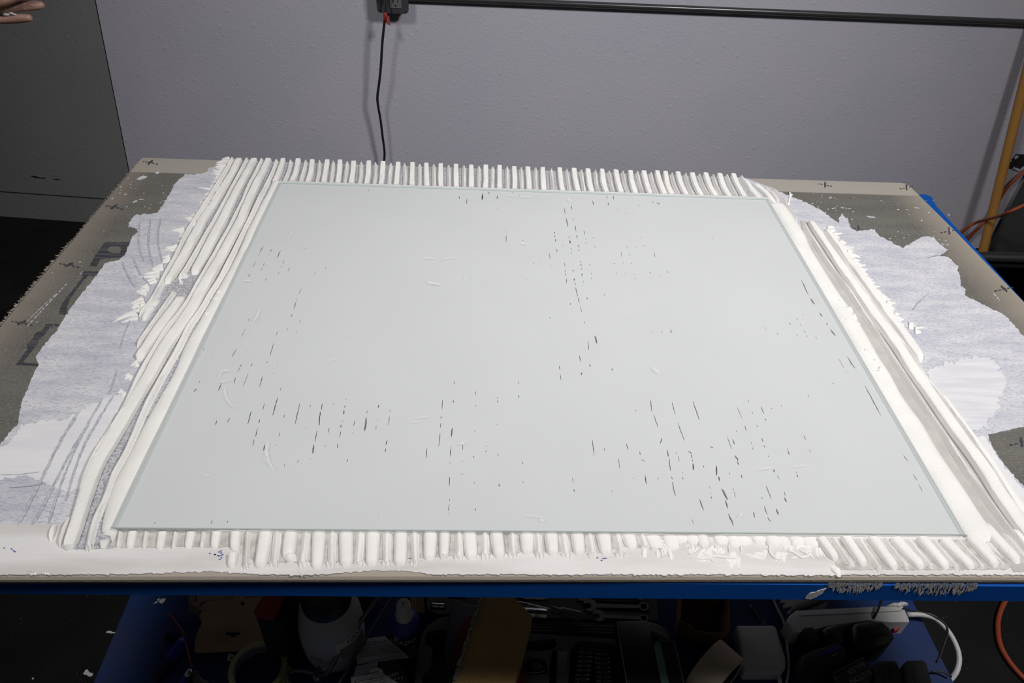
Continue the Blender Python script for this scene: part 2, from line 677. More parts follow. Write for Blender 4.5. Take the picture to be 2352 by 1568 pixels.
# left panel, turned slightly away, with a recessed black joint beside it
LY = .085
def lp(x, z, off=0.0):
    sx = SEAM_T[0] + sd[0] * (z - SEAM_T[2])
    return np.array([x, WALLY + .001 - (x - sx) * LY - off, z])
xl = -3.4
a, b_ = SEAM_LO[0] - g, SEAM_HI[0] - g
f4 = [lp(xl, FLOOR), lp(a, FLOOR), lp(b_, 1.7), lp(xl, 1.7)]
bk = [p + [0, .08, 0] for p in f4]
mb = MB().add(f4 + bk, [(0, 1, 2, 3), (5, 4, 7, 6), (1, 5, 6, 2), (4, 0, 3, 7), (3, 2, 6, 7), (4, 5, 1, 0)])
door = mb.build('wall_left', M['wall_left'])
tag(door, 'textured grey wall panel left of the joint, dimmed for light falloff', None, kind='structure')
mb = MB()
mb.add([SEAM_LO + [-.02, .03, 0], SEAM_LO + [.02, .03, 0], SEAM_HI + [.02, .03, 0], SEAM_HI + [-.02, .03, 0],
        SEAM_LO + [-.02, .05, 0], SEAM_LO + [.02, .05, 0], SEAM_HI + [.02, .05, 0], SEAM_HI + [-.02, .05, 0]],
       [(0, 1, 2, 3), (5, 4, 7, 6), (0, 4, 5, 1), (3, 2, 6, 7)])
o = mb.build('trim_1', M['dark_gap'])
tag(o, 'black joint strip between wall and left panel', None, kind='structure')
# baseboard on the left panel
ztop = FLOOR + .105
q = [lp(xl, FLOOR, .003), lp(a, FLOOR, .003), lp(a - .002, ztop, .003), lp(xl, ztop, .003)]
q2 = [p + [0, .0025, 0] for p in q]
mb = MB().add(q + q2, [(0, 1, 2, 3), (3, 2, 6, 7), (0, 4, 5, 1), (1, 5, 6, 2), (4, 0, 3, 7)])
bb_ = mb.build('baseboard_left', M['wall_left'])
tag(bb_, 'low baseboard in the same dimmed grey as the left wall panel', None, kind='structure')
q = [lp(xl, ztop, .0031), lp(a - .002, ztop, .0031), lp(a - .002, ztop + .0028, .0031), lp(xl, ztop + .0028, .0031)]
q2 = [p + [0, .0028, 0] for p in q]
MB().add(q + q2, [(0, 1, 2, 3), (3, 2, 6, 7), (0, 4, 5, 1), (1, 5, 6, 2), (4, 0, 3, 7)]).build('seam', M['black_matte'], bb_)
# scuff on the left panel
o = plate_v = None
mb = MB()
for (x0, y0, x1, y1, w) in ((78, 397, 98, 402, 3), (98, 402, 112, 401, 1.6), (132, 403, 146, 404, 1.5)):
    p0, p1 = ony(x0, y0, WALLY + .055), ony(x1, y1, WALLY + .05)
    p0[1] = lp(p0[0], p0[2])[1] - .001
    p1[1] = lp(p1[0], p1[2])[1] - .001
    mb.tube([p0, (p0 + p1) / 2, p1], [.001, .0012 * w, .0008], 6)
mb.build('scuff_mark', M['dark_gap'], door)
# peeled black patch on the wall at the right
rs = random.Random(5)
def wall_patch(name, px, mat, parent, off, seed, amp=1.2):
    ring = [wallp(x, y, off) for x, y in jag(px, 4, amp, seed)]
    v, f, border = cdt([(p[0], p[2]) for p in ring], [])
    n = len(v)
    mb = MB().add([(x, WALLY - off, z) for x, z in v] + [(x, WALLY - .0002, z) for x, z in v],
                  list(f) + [(b, a, a + n, b + n) for a, b in border])
    return mb.build(name, mat, parent)
wall_patch('torn_patch', [(2314, 384), (2322, 368), (2334, 357), (2350, 355), (2375, 358), (2390, 372), (2380, 386), (2352, 382),
                          (2340, 389), (2330, 381), (2322, 388)], M['black_matte'], wall, .004, 3)
for i, px in enumerate(([(2329, 361), (2335, 357), (2340, 358), (2338, 364), (2331, 366)], [(2319, 366), (2324, 365), (2324, 372), (2320, 371)],
                        [(2330, 388), (2338, 386), (2345, 390), (2340, 393)])):
    wall_patch('peeled_flake', px, M['wall'], wall, .007, 20 + i, .5)

# black cabinet at the right end of the wall
p0, p1 = wallp(2352, 408), wallp(2259, 574)
cx0 = float((p0[0] + p1[0]) / 2)
t = thing('cabinet', 'black cabinet standing against the wall at the right edge', 'cabinet', (cx0 + .4, 1.9, FLOOR))
MB().box((cx0 + .4, 1.88, -.1), (.8, .34, 1.5)).build('body', M['black_matte'], t)
MB().box((cx0 + .4, 1.70, -.1), (.78, .02, 1.46)).build('door', M['black'], t)
MB().box((cx0 + .006, 1.875, -.1), (.03, .35, 1.5), bev=.004).build('side_panel', M['darkgrey'], t)  # light on the black cabinet's side, put in as a lighter grey

# ------------------------------------------------------------------ wall fittings
# conduit
ca, cb = wallp(1085, 0, .014), wallp(2352, 51.5, .014)
dr = (cb - ca) / np.linalg.norm(cb - ca)
pts = [ca - dr * .25, ca, (ca + cb) / 2, cb, cb + dr * 1.0]
t = thing('conduit', 'long thin grey conduit running along the wall', 'conduit', ((ca + cb) / 2))
sharp_smooth(MB().tube(pts, .0098, 16).build('pipe', M['conduit'], t), 60)
# outlet box with a cord
c0, c1 = wallp(865, 0, .045), wallp(938, 0, .045)
zb = (wallp(900, 29, .045))[2]
t = thing('outlet_box', 'grey weatherproof outlet box on wall above black cord', 'outlet box', ((c0[0] + c1[0]) / 2, WALLY, zb))
bx, bw = (c0[0] + c1[0]) / 2, (c1[0] - c0[0])
hh = .125
def vbox(name, cx, cz, w, h, y0, y1, mat, parent, r=.01, taper=.0):
    ring = rrect(w / 2, h / 2, r)
    bot = [(cx + x * (1 + taper), y0, cz + z * (1 + taper)) for x, z in ring]
    top = [(cx + x, y1, cz + z) for x, z in ring]
    mb = MB()
    mb.hull3([(p[0], p[1], p[2]) for p in top], bot)
    return mb.build(name, mat, parent)
vbox('body', bx, zb + hh / 2, bw * .93, hh * .96, WALLY, WALLY - .045, M['boxgrey'], t, .012)
cv = vbox('cover', bx, zb + hh / 2, bw, hh, WALLY - .045, WALLY - .053, M['boxgrey'], t, .012)
rx = bx + .010
fc = vbox('receptacle', rx, zb + .066, .036, .098, WALLY - .053, WALLY - .056, M['boxface'], t, .004)
for dz in (.032, .075):
    for dx, w, h in ((.007, .0025, .010), (-.007, .0025, .010)):
        vbox('slot', rx + dx, zb + dz + .006, w, h, WALLY - .0555, WALLY - .0565, M['dark_gap'], fc, .0008)
    vbox('slot', rx, zb + dz - .008, .005, .006, WALLY - .0555, WALLY - .0565, M['dark_gap'], fc, .002)
for dx, dz in ((-bw / 2 + .009, .010), (bw / 2 - .009, .010), (-.0005, .008), (-bw / 2 + .009, hh - .01), (bw / 2 - .009, hh - .01)):
    vbox('screw', bx + dx, zb + dz, .005, .005, WALLY - .053, WALLY - .0555, M['chrome'], t, .0022)

pxs = [(888, -18), (888, 0), (886, 28), (883, 52), (878, 100), (875, 150), (871, 190), (867, 220), (868, 240), (874, 275), (879, 315), (883, 345), (883, 362), (880, 385), (872, 430)]
offs = [.075, .082, .085, .085, .082, .08, .075, .07, .065, .06, .055, .05, .05, .05, .05]
cord = [wallp(x, y, o_) for (x, y), o_ in zip(pxs, offs)]
t = thing('extension_cord', 'black cord with red tag hanging from the outlet box', 'cord', wallp(880, 385, .05))
last = cord[-1]
cord += [last + [.02, -.02, -.2], np.array([last[0] + .05, WALLY - .12, FLOOR + .03]), np.array([last[0] + .2, WALLY - .3, FLOOR + .008])]
MB().tube(catmull(cord, .015), .0042, 10).build('cable', M['rubber'], t, True)
p0 = cord[0]
MB().tube([p0 + [0, .022, .022], p0 + [0, -.004, .02], p0 + [0, -.008, 0], p0 + [0, -.004, -.02]], [.014, .014, .011, .005], 12).build('plug', M['rubber'], t, True)
ta, tb = wallp(886, 28, .085), wallp(884, 51, .085)
MB().tube([ta, (ta + tb) / 2, tb], .0050, 10).build('tag_sleeve', M['red'], t, True)
k = [wallp(x, y, .0852) for x, y in ((887, 35), (894, 37), (897, 59), (888, 55))]
mb = MB().add(k + [p + [0, .0006, 0] for p in k], [(0, 1, 2, 3), (7, 6, 5, 4), (0, 4, 5, 1), (1, 5, 6, 2), (2, 6, 7, 3), (3, 7, 4, 0)])
mb.build('tag', M['redtag'], t)

# pole leaning on the wall
pa, pb = ony(2349, 205, 2.005), ony(2262, 560, 1.94)
d = (pb - pa) / (pb[2] - pa[2])
lo, hi = pa + d * (FLOOR + .002 - pa[2]), pa + d * (pa[2] + .16 - pa[2])
hi = pa + d * .45
t = thing('broom_pole', 'amber wooden pole leaning against the wall by the cabinet', 'pole', lo)
sharp_smooth(MB().tube([lo, pa, hi], .0165, 18).build('shaft', M['pole'], t), 60)
MB().tube([hi - d * .03, hi + d * .02], .019, 18).build('end_cap', M['rubber'], t)

# orange cords behind the pole
c = [(2180, 575, 2.01), (2206, 537, 2.01), (2225, 520, 2.0), (2250, 508, 1.98), (2285, 499, 1.84), (2310, 490, 1.68), (2352, 471, 1.655), (2420, 440, 1.64)]
t = MB().tube(catmull([ony(*q) for q in c], .012), .0055, 10).build('orange_cord', M['orange'], None, True)
tag(t, 'orange cord crossing the black cabinet beside the pole', 'cord', 'orange cords')
c = [(2190, 590, 2.045), (2220, 553, 2.045), (2250, 521, 2.045), (2270, 500, 2.045), (2287, 474, 2.045), (2311, 434, 2.045), (2340, 404, 2.045), (2352, 393, 2.045), (2400, 360, 2.045)]
t = MB().tube(catmull([ony(*q) for q in c], .012), .0055, 10).build('orange_cord', M['orange'], None, True)
tag(t, 'orange cord climbing the wall behind the wooden pole', 'cord', 'orange cords')
c = [onz(x, y, FLOOR + .006) for x, y in ((2330, 1345), (2305, 1386), (2293, 1420), (2292, 1450), (2297, 1480), (2312, 1510), (2335, 1540), (2365, 1568), (2420, 1600))]
t = MB().tube(catmull(c, .012), .0058, 10).build('orange_cord', M['orange'], None, True)
tag(t, 'orange cord curving across the black floor right of the shelf', 'cord', 'orange cords')

# black bin beside the table's right edge
zr = -.22
c = onz(2390, 690, zr)
t = thing('plastic_bin', 'glossy black bin with thick rolled rim beside the table', 'bin', (c[0], c[1], FLOOR))
cc = np.array([1.40, .60])
rw, rh = .225, .27
yb = onz(2300, 591, zr)[1]
cc[1] = yb - rh
cc[0] = onz(2300, 600, zr)[0] + .10
ring = [(cc[0] + x, cc[1] + y) for x, y in rrect(rw, rh, .09, 8)]
loop = [np.array([x, y, zr]) for x, y in ring]
mb = MB()
seg = 12
n = len(loop)
vs, fs = [], []
for i, p in enumerate(loop):
    tn = loop[(i + 1) % n] - loop[i - 1]
    tn /= np.linalg.norm(tn)
    nn = np.array([tn[1], -tn[0], 0])
    for kx in range(seg):
        an = 2 * math.pi * kx / seg
        vs.append(p + nn * math.cos(an) * .014 + np.array([0, 0, math.sin(an) * .012]))
for i in range(n):
    for kx in range(seg):
        j = (i + 1) % n
        fs.append((i * seg + kx, j * seg + kx, j * seg + (kx + 1) % seg, i * seg + (kx + 1) % seg))
mb.add(vs, fs)
mb.build('rim', M['black'], t, True)
inner = [((x - cc[0]) * .93 + cc[0], (y - cc[1]) * .93 + cc[1]) for x, y in ring]
MB().prism(inner, zr - .03, zr - .012, 0, .004).build('lid', M['black'], t)
lo = [((x - cc[0]) * .82 + cc[0], (y - cc[1]) * .82 + cc[1], FLOOR) for x, y in ring]
MB().hull3([(x, y, zr - .012) for x, y in ring], lo).build('body', M['black'], t, True)

# ------------------------------------------------------------------ table
TB = -.0127
tfl, tfr = np.array([-.775, .011]), np.array([.790, -.001])
k = [onz(2127, 446, TB), onz(2140, 452, TB), onz(2151, 473, TB)]
rg = onz(2352, 694, TB)
xr = float(k[2][0])
t = thing('work_table', 'blue steel work table under the cement board', 'table', (0, .45, FLOOR))
top = [tuple(tfl), tuple(tfr), (float(rg[0]) - .004, .3), (float(k[2][0]), float(k[2][1])), (float(k[1][0]), float(k[1][1])), (float(k[0][0]), float(k[0][1])), (-.74, .86), (-.765, .82)]
sharp_smooth(MB().prism(top, -.041, TB - .0003).build('table_top', M['blue_steel'], t))
MB().prism([(-.73, .05), (.745, .045), (.745, .82), (-.73, .82)], -.0440, -.0411).build('added_underplate', M['black_matte'], t)  # unseen dark plate added to keep the blue cast off the shelf things
for x in (-.757, .757):
    for y in (.034, .80):
        MB().box((x, y, (FLOOR - .041) / 2), (.035, .035, -FLOOR - .041)).build('leg', M['blue_steel'], t)
sl = [onz(315, 1347, SHELF)[0], onz(2095, 1382, SHELF)[0]]
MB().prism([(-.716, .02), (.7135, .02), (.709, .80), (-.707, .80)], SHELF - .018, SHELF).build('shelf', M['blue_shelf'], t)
# smeared mortar on the front rim
rimf = lambda x, y: ony(x, y, .0) * 0 + ray_rim(x, y)
nrm = np.array([tfl[1] - tfr[1], tfr[0] - tfl[0]])
nrm /= np.linalg.norm(nrm)
def ray_rim(x, y, off=.0006):
    d = ray(x, y)
    k = (nrm @ (tfl - nrm * off) - nrm @ CAM[:2]) / (nrm @ d[:2])
    return CAM + d * k
def rim_patch(name, px, seed, amp, step=3):
    ring = [ray_rim(x, y) for x, y in jag(px, step, amp, seed)]
    v, f, border = cdt([(p[0], p[2]) for p in ring], [])
    n = len(v)
    yy = lambda x: tfl[1] + (tfr[1] - tfl[1]) * (x - tfl[0]) / (tfr[0] - tfl[0])
    mb = MB().add([(x, yy(x) - .0008, z) for x, z in v] + [(x, yy(x) + .0002, z) for x, z in v], list(f) + [(b, a, a + n, b + n) for a, b in border])
    return mb.build(name, M['rim_smear'], t)
rim_patch('mortar_smear', [(1849, 1374), (1860, 1362), (1872, 1359), (1899, 1350), (1888, 1363), (1874, 1371), (1862, 1376)], 1, .5)
def film(x0, x1, y0, depth, n, seed):
    rs = random.Random(seed)
    mb = MB()
    yy = lambda x: tfl[1] + (tfr[1] - tfl[1]) * (x - tfl[0]) / (tfr[0] - tfl[0])
    for i in range(n):
        u = rs.random()
        x = x0 + (x1 - x0) * u
        dy = depth * (.25 + .75 * math.sin(math.pi * u) ** .6) * rs.random() ** 1.5
        y = y0 + 2 + dy
        w, h = rs.uniform(.8, 2.6), rs.uniform(2.5, 7.5)
        sl_ = rs.uniform(-.9, -.2)
        ring = []
        for k in range(11):
            a_ = 2 * math.pi * k / 11
            q = rs.uniform(.45, 1.15)
            ring.append((x + w * math.cos(a_) * q + sl_ * h * math.sin(a_) * q * .7, max(y0, y + h * math.sin(a_) * q)))
        pts = [ray_rim(*p) for p in ring]
        off = .0006 + .00002 * (i % 17)
        c = sum(pts) / len(pts)
        vs = [np.array([c[0], yy(c[0]) - off, c[2]])] + [np.array([p[0], yy(p[0]) - off, p[2]]) for p in pts]
        mb.add(vs, [(0, 1 + k, 1 + (k + 1) % 11) for k in range(11)])
    mb.build('mortar_film', M['rim_smear'], t)['kind'] = 'stuff'
film(1902, 2025, 1337, 22, 260, 4)
film(2056, 2245, 1338, 26, 380, 9)

# ------------------------------------------------------------------ cement board
bl = [(2352 * 0 - 560, 1397), (0, 747), (98, 629), (167, 548), (217, 489), (326, 359.5)]
outl = [B(-484, 1326), B(0, 747), B(98, 629), B(167, 548), B(217, 489), B(326, 359.5), B(700, 372), B(1200, 388.5), B(1710, 407), B(2070, 417.5),
        B(2080, 419), B(2087, 423), B(2109, 444), B(2198, 532), B(2352, 691), B(2984, 1327)]
outl[0][0] = -.763
outl[-1][0] = .763
outl[-1][1] = B(2300, 1327)[1]
front = [B(x, 1326 + yo) for x, yo in ((2352, 2), (1850, .5), (1250, 0), (600, 0), (0, .5))]
ringb = [(p[0], p[1]) for p in outl + front]
t_board = thing('cement_board', 'grey cement backer board lying on the blue table', 'board', (0, .45, TB))
bo = MB()
# rounded front and back edges: stack of slightly inset rings
rr = ringb if area2(ringb) > 0 else ringb[::-1]
lev = [(.002, TB), (-.0005, -.008), (.0004, -.0042), (.0020, -.0012), (.0050, 0.0)]
n = len(rr)
vs, fs = [], []
ctr = np.array([0, .45])
for ins, z in lev:
    for x, y in rr:
        vs.append((x - math.copysign(min(ins, .002), x), y - math.copysign(ins, y - .45), z))
for l in range(4):
    for i in range(n):
        j = (i + 1) % n
        fs.append((l * n + i, l * n + j, (l + 1) * n + j, (l + 1) * n + i))
fs.append(tuple(4 * n + i for i in range(n)))
fs.append(tuple(range(n))[::-1])
bo.add(vs, fs)
slab = bo.build('slab', M['board'], t_board)
# frayed fibres along the sawn left edge
rs = random.Random(3)
mb = MB()
le = [(0, 748), (98, 629), (167, 548), (217, 489), (312, 376)]
for i in range(len(le) - 1):
    a, b = np.array(le[i]), np.array(le[i + 1])
    m = int(np.linalg.norm(b - a) / 2.2)
    for j in range(m):
        x, y = a + (b - a) * (j + rs.random()) / m
        p = B(x + 2, y, -rs.uniform(.0, .006))
        L_ = rs.uniform(.0015, .006) * (1.2 if y > 560 else .5)
        an = rs.uniform(-.9, .9)
        q = p + np.array([-L_ * math.cos(an), L_ * math.sin(an), rs.uniform(-.002, .003)])
        w = np.array([0, rs.uniform(.0006, .0016), 0])
        mb.add([p - w, p + w, p + [0, 0, .0012], q], [(0, 1, 3), (1, 2, 3), (2, 0, 3), (0, 2, 1)])
o = mb.build('frayed_edge', M['fibre'], t_board)
o['kind'] = 'stuff'


def decal(name, px, mat, parent, z=.0003, thick=.0003, step=None, amp=.5, seed=0):
    px = jag(px, step, amp, seed) if step else px
    pts = [B(x, y, z) for x, y in px]
    mb = MB()
    sheet(mb, pts, [], z - thick, z)
    return mb.build(name, mat, parent)


Z = lambda ox, oy, s, pts: [(ox + x / s, oy + y / s) for x, y in pts]
decal('printed_letter', Z(0, 500, 3.919, [(945, 215), (1175, 217), (1165, 265), (1092, 270), (1070, 258), (1030, 252), (985, 260), (962, 285), (975, 308),
      (1030, 320), (1085, 316), (1150, 300), (1135, 325), (1090, 357), (965, 365), (905, 372), (868, 435), (803, 435), (835, 380), (862, 330)]),
      M['ink'], t_board, step=3, amp=.5, seed=1)
decal('printed_letter', Z(0, 500, 3.919, [(1092, 262), (1165, 255), (1150, 305), (1080, 322)]), M['ink'], t_board, z=.0005, step=3, amp=.5, seed=11)
decal('printed_letter', Z(0, 500, 3.919, [(750, 480), (885, 482), (862, 515), (792, 518), (745, 570), (715, 610), (680, 655), (625, 735), (605, 790), (600, 850),
      (610, 880), (530, 862), (548, 790), (600, 715), (680, 620), (742, 535)]), M['ink'], t_board, step=3, amp=.6, seed=2)
decal('printed_letter', Z(0, 500, 3.919, [(410, 955), (530, 960), (525, 975), (450, 978), (432, 1008), (385, 1062), (352, 1092), (332, 1140), (292, 1190), (252, 1240),
      (215, 1288), (218, 1305), (342, 1312), (362, 1330), (140, 1327), (182, 1268), (250, 1178), (240, 1140), (300, 1080), (310, 1045), (388, 1000)]),
      M['ink'], t_board, step=3, amp=.7, seed=3)
# cutting marks: a bar and a row of dots
def cutmark(cx, cy, sc, ang, seed, flip=1):
    rs = random.Random(seed)
    mb = MB()
    for dx, dy, w, h in ((-17, -2, 3, 1.3), (-10, -1, 3, 1.3), (9, 3, 3.5, 1.5), (18, 5, 3.5, 1.6)):
        ring = [(cx + sc * (dx * flip + w * math.cos(q)), cy + sc * (dy + h * math.sin(q))) for q in np.linspace(0, 2 * math.pi, 9)[:-1]]
        sheet(mb, [B(x, y) for x, y in jag(ring, 3, .25, seed)], [], .0, .0003)
    co, si = math.cos(ang), math.sin(ang)
    ring = [(cx + sc * (x * co - y * si), cy + sc * (x * si + y * co)) for x, y in ((-9, -2), (0, -2.6), (9, -2), (9, 2), (0, 2.4), (-9, 2))]
    sheet(mb, [B(x, y) for x, y in jag(ring, 3, .4, seed)], [], .0, .0003)
    if ang < 0:
        ring = [(cx + sc * x, cy + sc * y) for x, y in ((-6, -1.3), (8, -.6), (8, 1.2), (-6, .8))]
        sheet(mb, [B(x, y) for x, y in ring], [], .0, .00025)
    mb.build('printed_mark', M['ink'], t_board)
cutmark(345, 373, .85, -.7, 1)
cutmark(262, 475, 1.0, -.55, 2)
cutmark(158, 608, 1.15, -.4, 3)
cutmark(50, 741, 1.2, -.35, 4)
cutmark(1895, 424, .75, 1.5, 5)
cutmark(2082, 430, .75, 1.5, 6, -1)
cutmark(1972, 526, .85, 1.5, 7)
cutmark(2180, 530, .95, 1.45, 8, -1)
cutmark(2306, 663, 1.05, .7, 9, -1)
cutmark(2346, 1015, 1.3, 1.4, 10, -1)
# pale scratches and splashes on the bare board
rs = random.Random(8)
mb = MB()
for (x0, y0, x1, y1, w) in ((154, 651, 60, 752, 1.6), (128, 675, 62, 738, 1.0), (191, 622, 180, 635, 1.0), (314, 412, 338, 405, 7), (357, 398, 366, 396, 5),
                            (256, 455, 260, 457, 3), (304, 465, 316, 461, 3), (375, 462, 386, 461, 3), (318, 458, 330, 458, 1.5), (285, 447, 292, 446, 1.5),
                            (2280, 672, 2296, 690, 1.6), (2100, 477, 2112, 478, 1.4), (1990, 497, 2012, 500, 3), (1930, 476, 1955, 480, 1.5), (2160, 560, 2180, 563, 1.5)):
    a, b = np.array([x0, y0], float), np.array([x1, y1], float)
    d = (b - a) / np.linalg.norm(b - a)
    nn = np.array([-d[1], d[0]])
    L_ = np.linalg.norm(b - a)
    t0 = 0
    while t0 < L_:
        ln = min(rs.uniform(6, 18) if w < 2 else L_, L_ - t0)
        p, q = a + d * t0, a + d * (t0 + ln)
        ring = [p, p + d * ln * .3 + nn * w * .5, q - d * ln * .2 + nn * w * .4, q, q - d * ln * .3 - nn * w * .5, p + d * ln * .2 - nn * w * .4]
        sheet(mb, [B(*r_) for r_ in jag(ring, 3, w * .08, int(x0))], [], .0, .0004)
        t0 += ln + rs.uniform(0, 3)
for i in range(110):
    x, y = rs.choice([(rs.uniform(250, 400), rs.uniform(395, 480)), (rs.uniform(1850, 1935), rs.uniform(440, 490)), (rs.uniform(40, 260), rs.uniform(520, 760))])
    if i % 3 == 0:
        x, y = rs.uniform(1940, 2200), rs.uniform(450, 560)
    r_ = rs.uniform(.5, 1.6)
    ring = [(x + r_ * 1.7 * math.cos(q), y + r_ * .7 * math.sin(q)) for q in np.linspace(0, 2 * math.pi, 7)[:-1]]
    if x < 326 - (y - 359) * .8316 + 8:
        continue
    sheet(mb, [B(*q) for q in ring], [], .0, .0004)
mb.build('mortar_splash', M['skim'], t_board)['kind'] = 'stuff'

# ------------------------------------------------------------------ mortar bed
t_mort = thing('mortar_bed', 'white thinset mortar combed into ridges around the glass', 'mortar', (0, .45, 0))
GL = [(643, 417), (1763, 455), (2217, 1226), (258, 1210)]
gq = [B(x, y, .0125) for x, y in GL]
left_e = Z(0, 340, 3.36, [(1600, 180), (1560, 195), (1480, 207), (1430, 195), (1425, 210), (1380, 240), (1340, 290), (1310, 350), (1260, 430), (1215, 498), (1140, 510), (1040, 515), (1005, 560), (990, 605),
      (1065, 620), (1060, 650), (1020, 680), (1000, 740), (960, 830), (920, 862), (810, 885), (760, 960), (690, 1050), (600, 1160), (540, 1240), (490, 1320),
      (430, 1420), (370, 1480), (335, 1540)]) + Z(0, 760, 2.703, [(280, 80), (220, 160), (240, 210), (210, 260), (170, 360), (130, 450), (110, 580), (50, 640), (0, 700)]) + [(-40, 1050), (-160, 1318)]
right_e = Z(1750, 420, 3.266, [(60, 30), (125, 62), (180, 85), (260, 115), (360, 160), (440, 200), (520, 260), (582, 305), (577, 268), (600, 230), (650, 280), (660, 330), (710, 362),
      (780, 352), (850, 345), (870, 390), (950, 430), (1000, 460), (1060, 482), (1120, 450), (1180, 410), (1230, 395), (1290, 410), (1340, 462), (1392, 500), (1330, 540),
      (1420, 570), (1470, 625), (1465, 660), (1490, 700), (1490, 770), (1530, 800), (1525, 840), (1600, 880)]) + [(2308, 724), (2328, 744), (2352, 774), (2450, 870), (2440, 940)] \
      + Z(1850, 750, 3.135, [(1574, 715), (1480, 742), (1310, 775), (1350, 870), (1420, 980), (1490, 1062), (1574, 1150)]) + [(2430, 1210), (2640, 1318)]
frontl = [(2560, 1316), (2352, 1317), (2200, 1316), (2050, 1315), (1900, 1318), (1760, 1317), (1640, 1319), (1500, 1317), (1380, 1319), (1290, 1318), (1210, 1315), (1150, 1318),
          (1000, 1317), (945, 1312), (930, 1309), (860, 1310), (800, 1312), (775, 1316), (700, 1318), (640, 1317), (600, 1319), (480, 1312), (380, 1313), (300, 1316), (200, 1318), (60, 1318), (-160, 1317)]
outl_s = jag(left_e[::-1], 4, .9, 5, False) + [(478, 386), (520, 376), (536, 369)] + [(900, 380.5), (1300, 393.5), (1712, 408.5)] + jag(right_e, 4, .9, 6, False) + jag(frontl, 6, .7, 7, False)
inner = [(655, 440), (1745, 478), (2170, 1195), (310, 1180)]
mb = MB()
sheet(mb, [B(x, y, .0008) for x, y in outl_s], [[B(x, y, .0008) for x, y in inner]], -.0012, .0008)
mb.build('skim_coat', M['skim'], t_mort)
# thicker, whiter sweeps on top of the skim
def sweep(px, seed, amp=2.0, step=6, mat='skim_thick', z=.0013, name='thick_sweep'):
    mb = MB()
    sheet(mb, [B(x, y, z) for x, y in jag(px, step, amp, seed)], [], -.0012, z)
    return mb.build(name, M[mat], t_mort)
sweep([(-35, 1045), (18, 1020), (48, 978), (100, 966), (150, 962), (200, 935), (250, 910), (290, 900), (250, 985), (205, 1060), (185, 1120), (150, 1130), (60, 1090), (-60, 1110)], 31)
sweep([(-150, 1316), (-110, 1220), (0, 1203), (110, 1205), (230, 1205), (260, 1215), (900, 1222), (1500, 1228), (2190, 1236), (2330, 1250), (2520, 1320), (2000, 1319), (1760, 1321), (1640, 1318), (1500, 1320), (1380, 1317), (1290, 1320), (1180, 1318), (1000, 1319), (940, 1311), (860, 1309), (780, 1315),
       (700, 1321), (600, 1319), (480, 1311), (300, 1318), (100, 1319), (-150, 1321)], 32, 1.2, 6, 'skim_front')
sweep([(2125, 860), (2180, 830), (2240, 815), (2290, 835), (2310, 880), (2290, 940), (2265, 980), (2240, 990), (2190, 950), (2150, 900)], 33, 4.0, 5, 'skim_mid')
sweep([(2220, 1010), (2262, 1000), (2290, 1050), (2352, 1125), (2450, 1240), (2440, 1290), (2352, 1180), (2290, 1110)], 34)
# scraped comb tracks in the skim at the left
CT = 0
for px, w in (([(178, 950), (140, 1012), (105, 1080), (70, 1150), (40, 1207)], 7), ([(208, 965), (165, 1035), (125, 1110), (95, 1170), (72, 1205)], 6),
              ([(235, 915), (195, 985), (160, 1060), (130, 1140), (112, 1200)], 5), ([(262, 905), (225, 965), (190, 1030), (165, 1100), (150, 1150)], 5),
              ([(0, 1090), (40, 1089), (90, 1083)], 1.6), ([(20, 1118), (70, 1115), (112, 1106)], 1.6), ([(320, 510), (318, 560), (330, 600)], 2.5), ([(345, 505), (340, 560), (350, 610)], 2.5),
              ([(368, 500), (362, 550), (372, 600)], 2.5), ([(280, 600), (292, 630), (310, 660)], 2.5), ([(305, 590), (320, 625), (345, 655)], 2.5), ([(300, 730), (285, 765), (275, 800)], 1.2),
              ([(268, 850), (250, 905)], 1.2), ([(2135, 672), (2112, 692), (2096, 712)], 2.0), ([(2130, 590), (2160, 583), (2178, 572)], 4)):
    pts = [np.array(p) for p in catmull([np.array(p, float) for p in px], 5)]
    nz1, nz2 = noise1(int(px[0][0]), len(pts), 1.5), noise1(int(px[0][1]), len(pts), 1.5)
    L1, L2 = [], []
    for i, p in enumerate(pts):
        d = pts[min(i + 1, len(pts) - 1)] - pts[max(i - 1, 0)]
        d /= np.linalg.norm(d)
        nn = np.array([-d[1], d[0]])
        e = min(1, .25 + min(i, len(pts) - 1 - i) / 3)
        L1.append(p + nn * w * .5 * e * (1 + .4 * nz1[i]))
        L2.append(p - nn * w * .5 * e * (1 + .4 * nz2[i]))
    z = .00145 + .00006 * CT
    CT += 1
    mb = MB()
    sheet(mb, [B(x, y, z) for x, y in L1 + L2[::-1]], [], z - .0001, z)
    mb.build('comb_track', M['skim_scrape'], t_mort)
def floor_patch(px, seed, mat, z=.0016):  # scraped floors coloured darker so the grooves look shaded
    return sweep(px, seed, .8, 6, mat, z + .00004 * (seed - 50), 'shaded_groove_floor')
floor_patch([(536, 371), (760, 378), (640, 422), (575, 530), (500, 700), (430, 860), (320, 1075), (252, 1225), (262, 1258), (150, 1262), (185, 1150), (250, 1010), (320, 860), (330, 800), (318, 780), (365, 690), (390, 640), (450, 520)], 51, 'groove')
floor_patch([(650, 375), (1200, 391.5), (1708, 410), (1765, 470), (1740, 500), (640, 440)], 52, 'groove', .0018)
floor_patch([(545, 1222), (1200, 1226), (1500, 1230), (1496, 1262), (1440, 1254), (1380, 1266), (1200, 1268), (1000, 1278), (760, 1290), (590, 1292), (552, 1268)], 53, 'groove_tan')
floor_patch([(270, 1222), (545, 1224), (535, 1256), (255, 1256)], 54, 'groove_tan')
floor_patch([(1880, 1232), (2250, 1240), (2330, 1300), (2310, 1308), (1930, 1308)], 55, 'groove_tan')
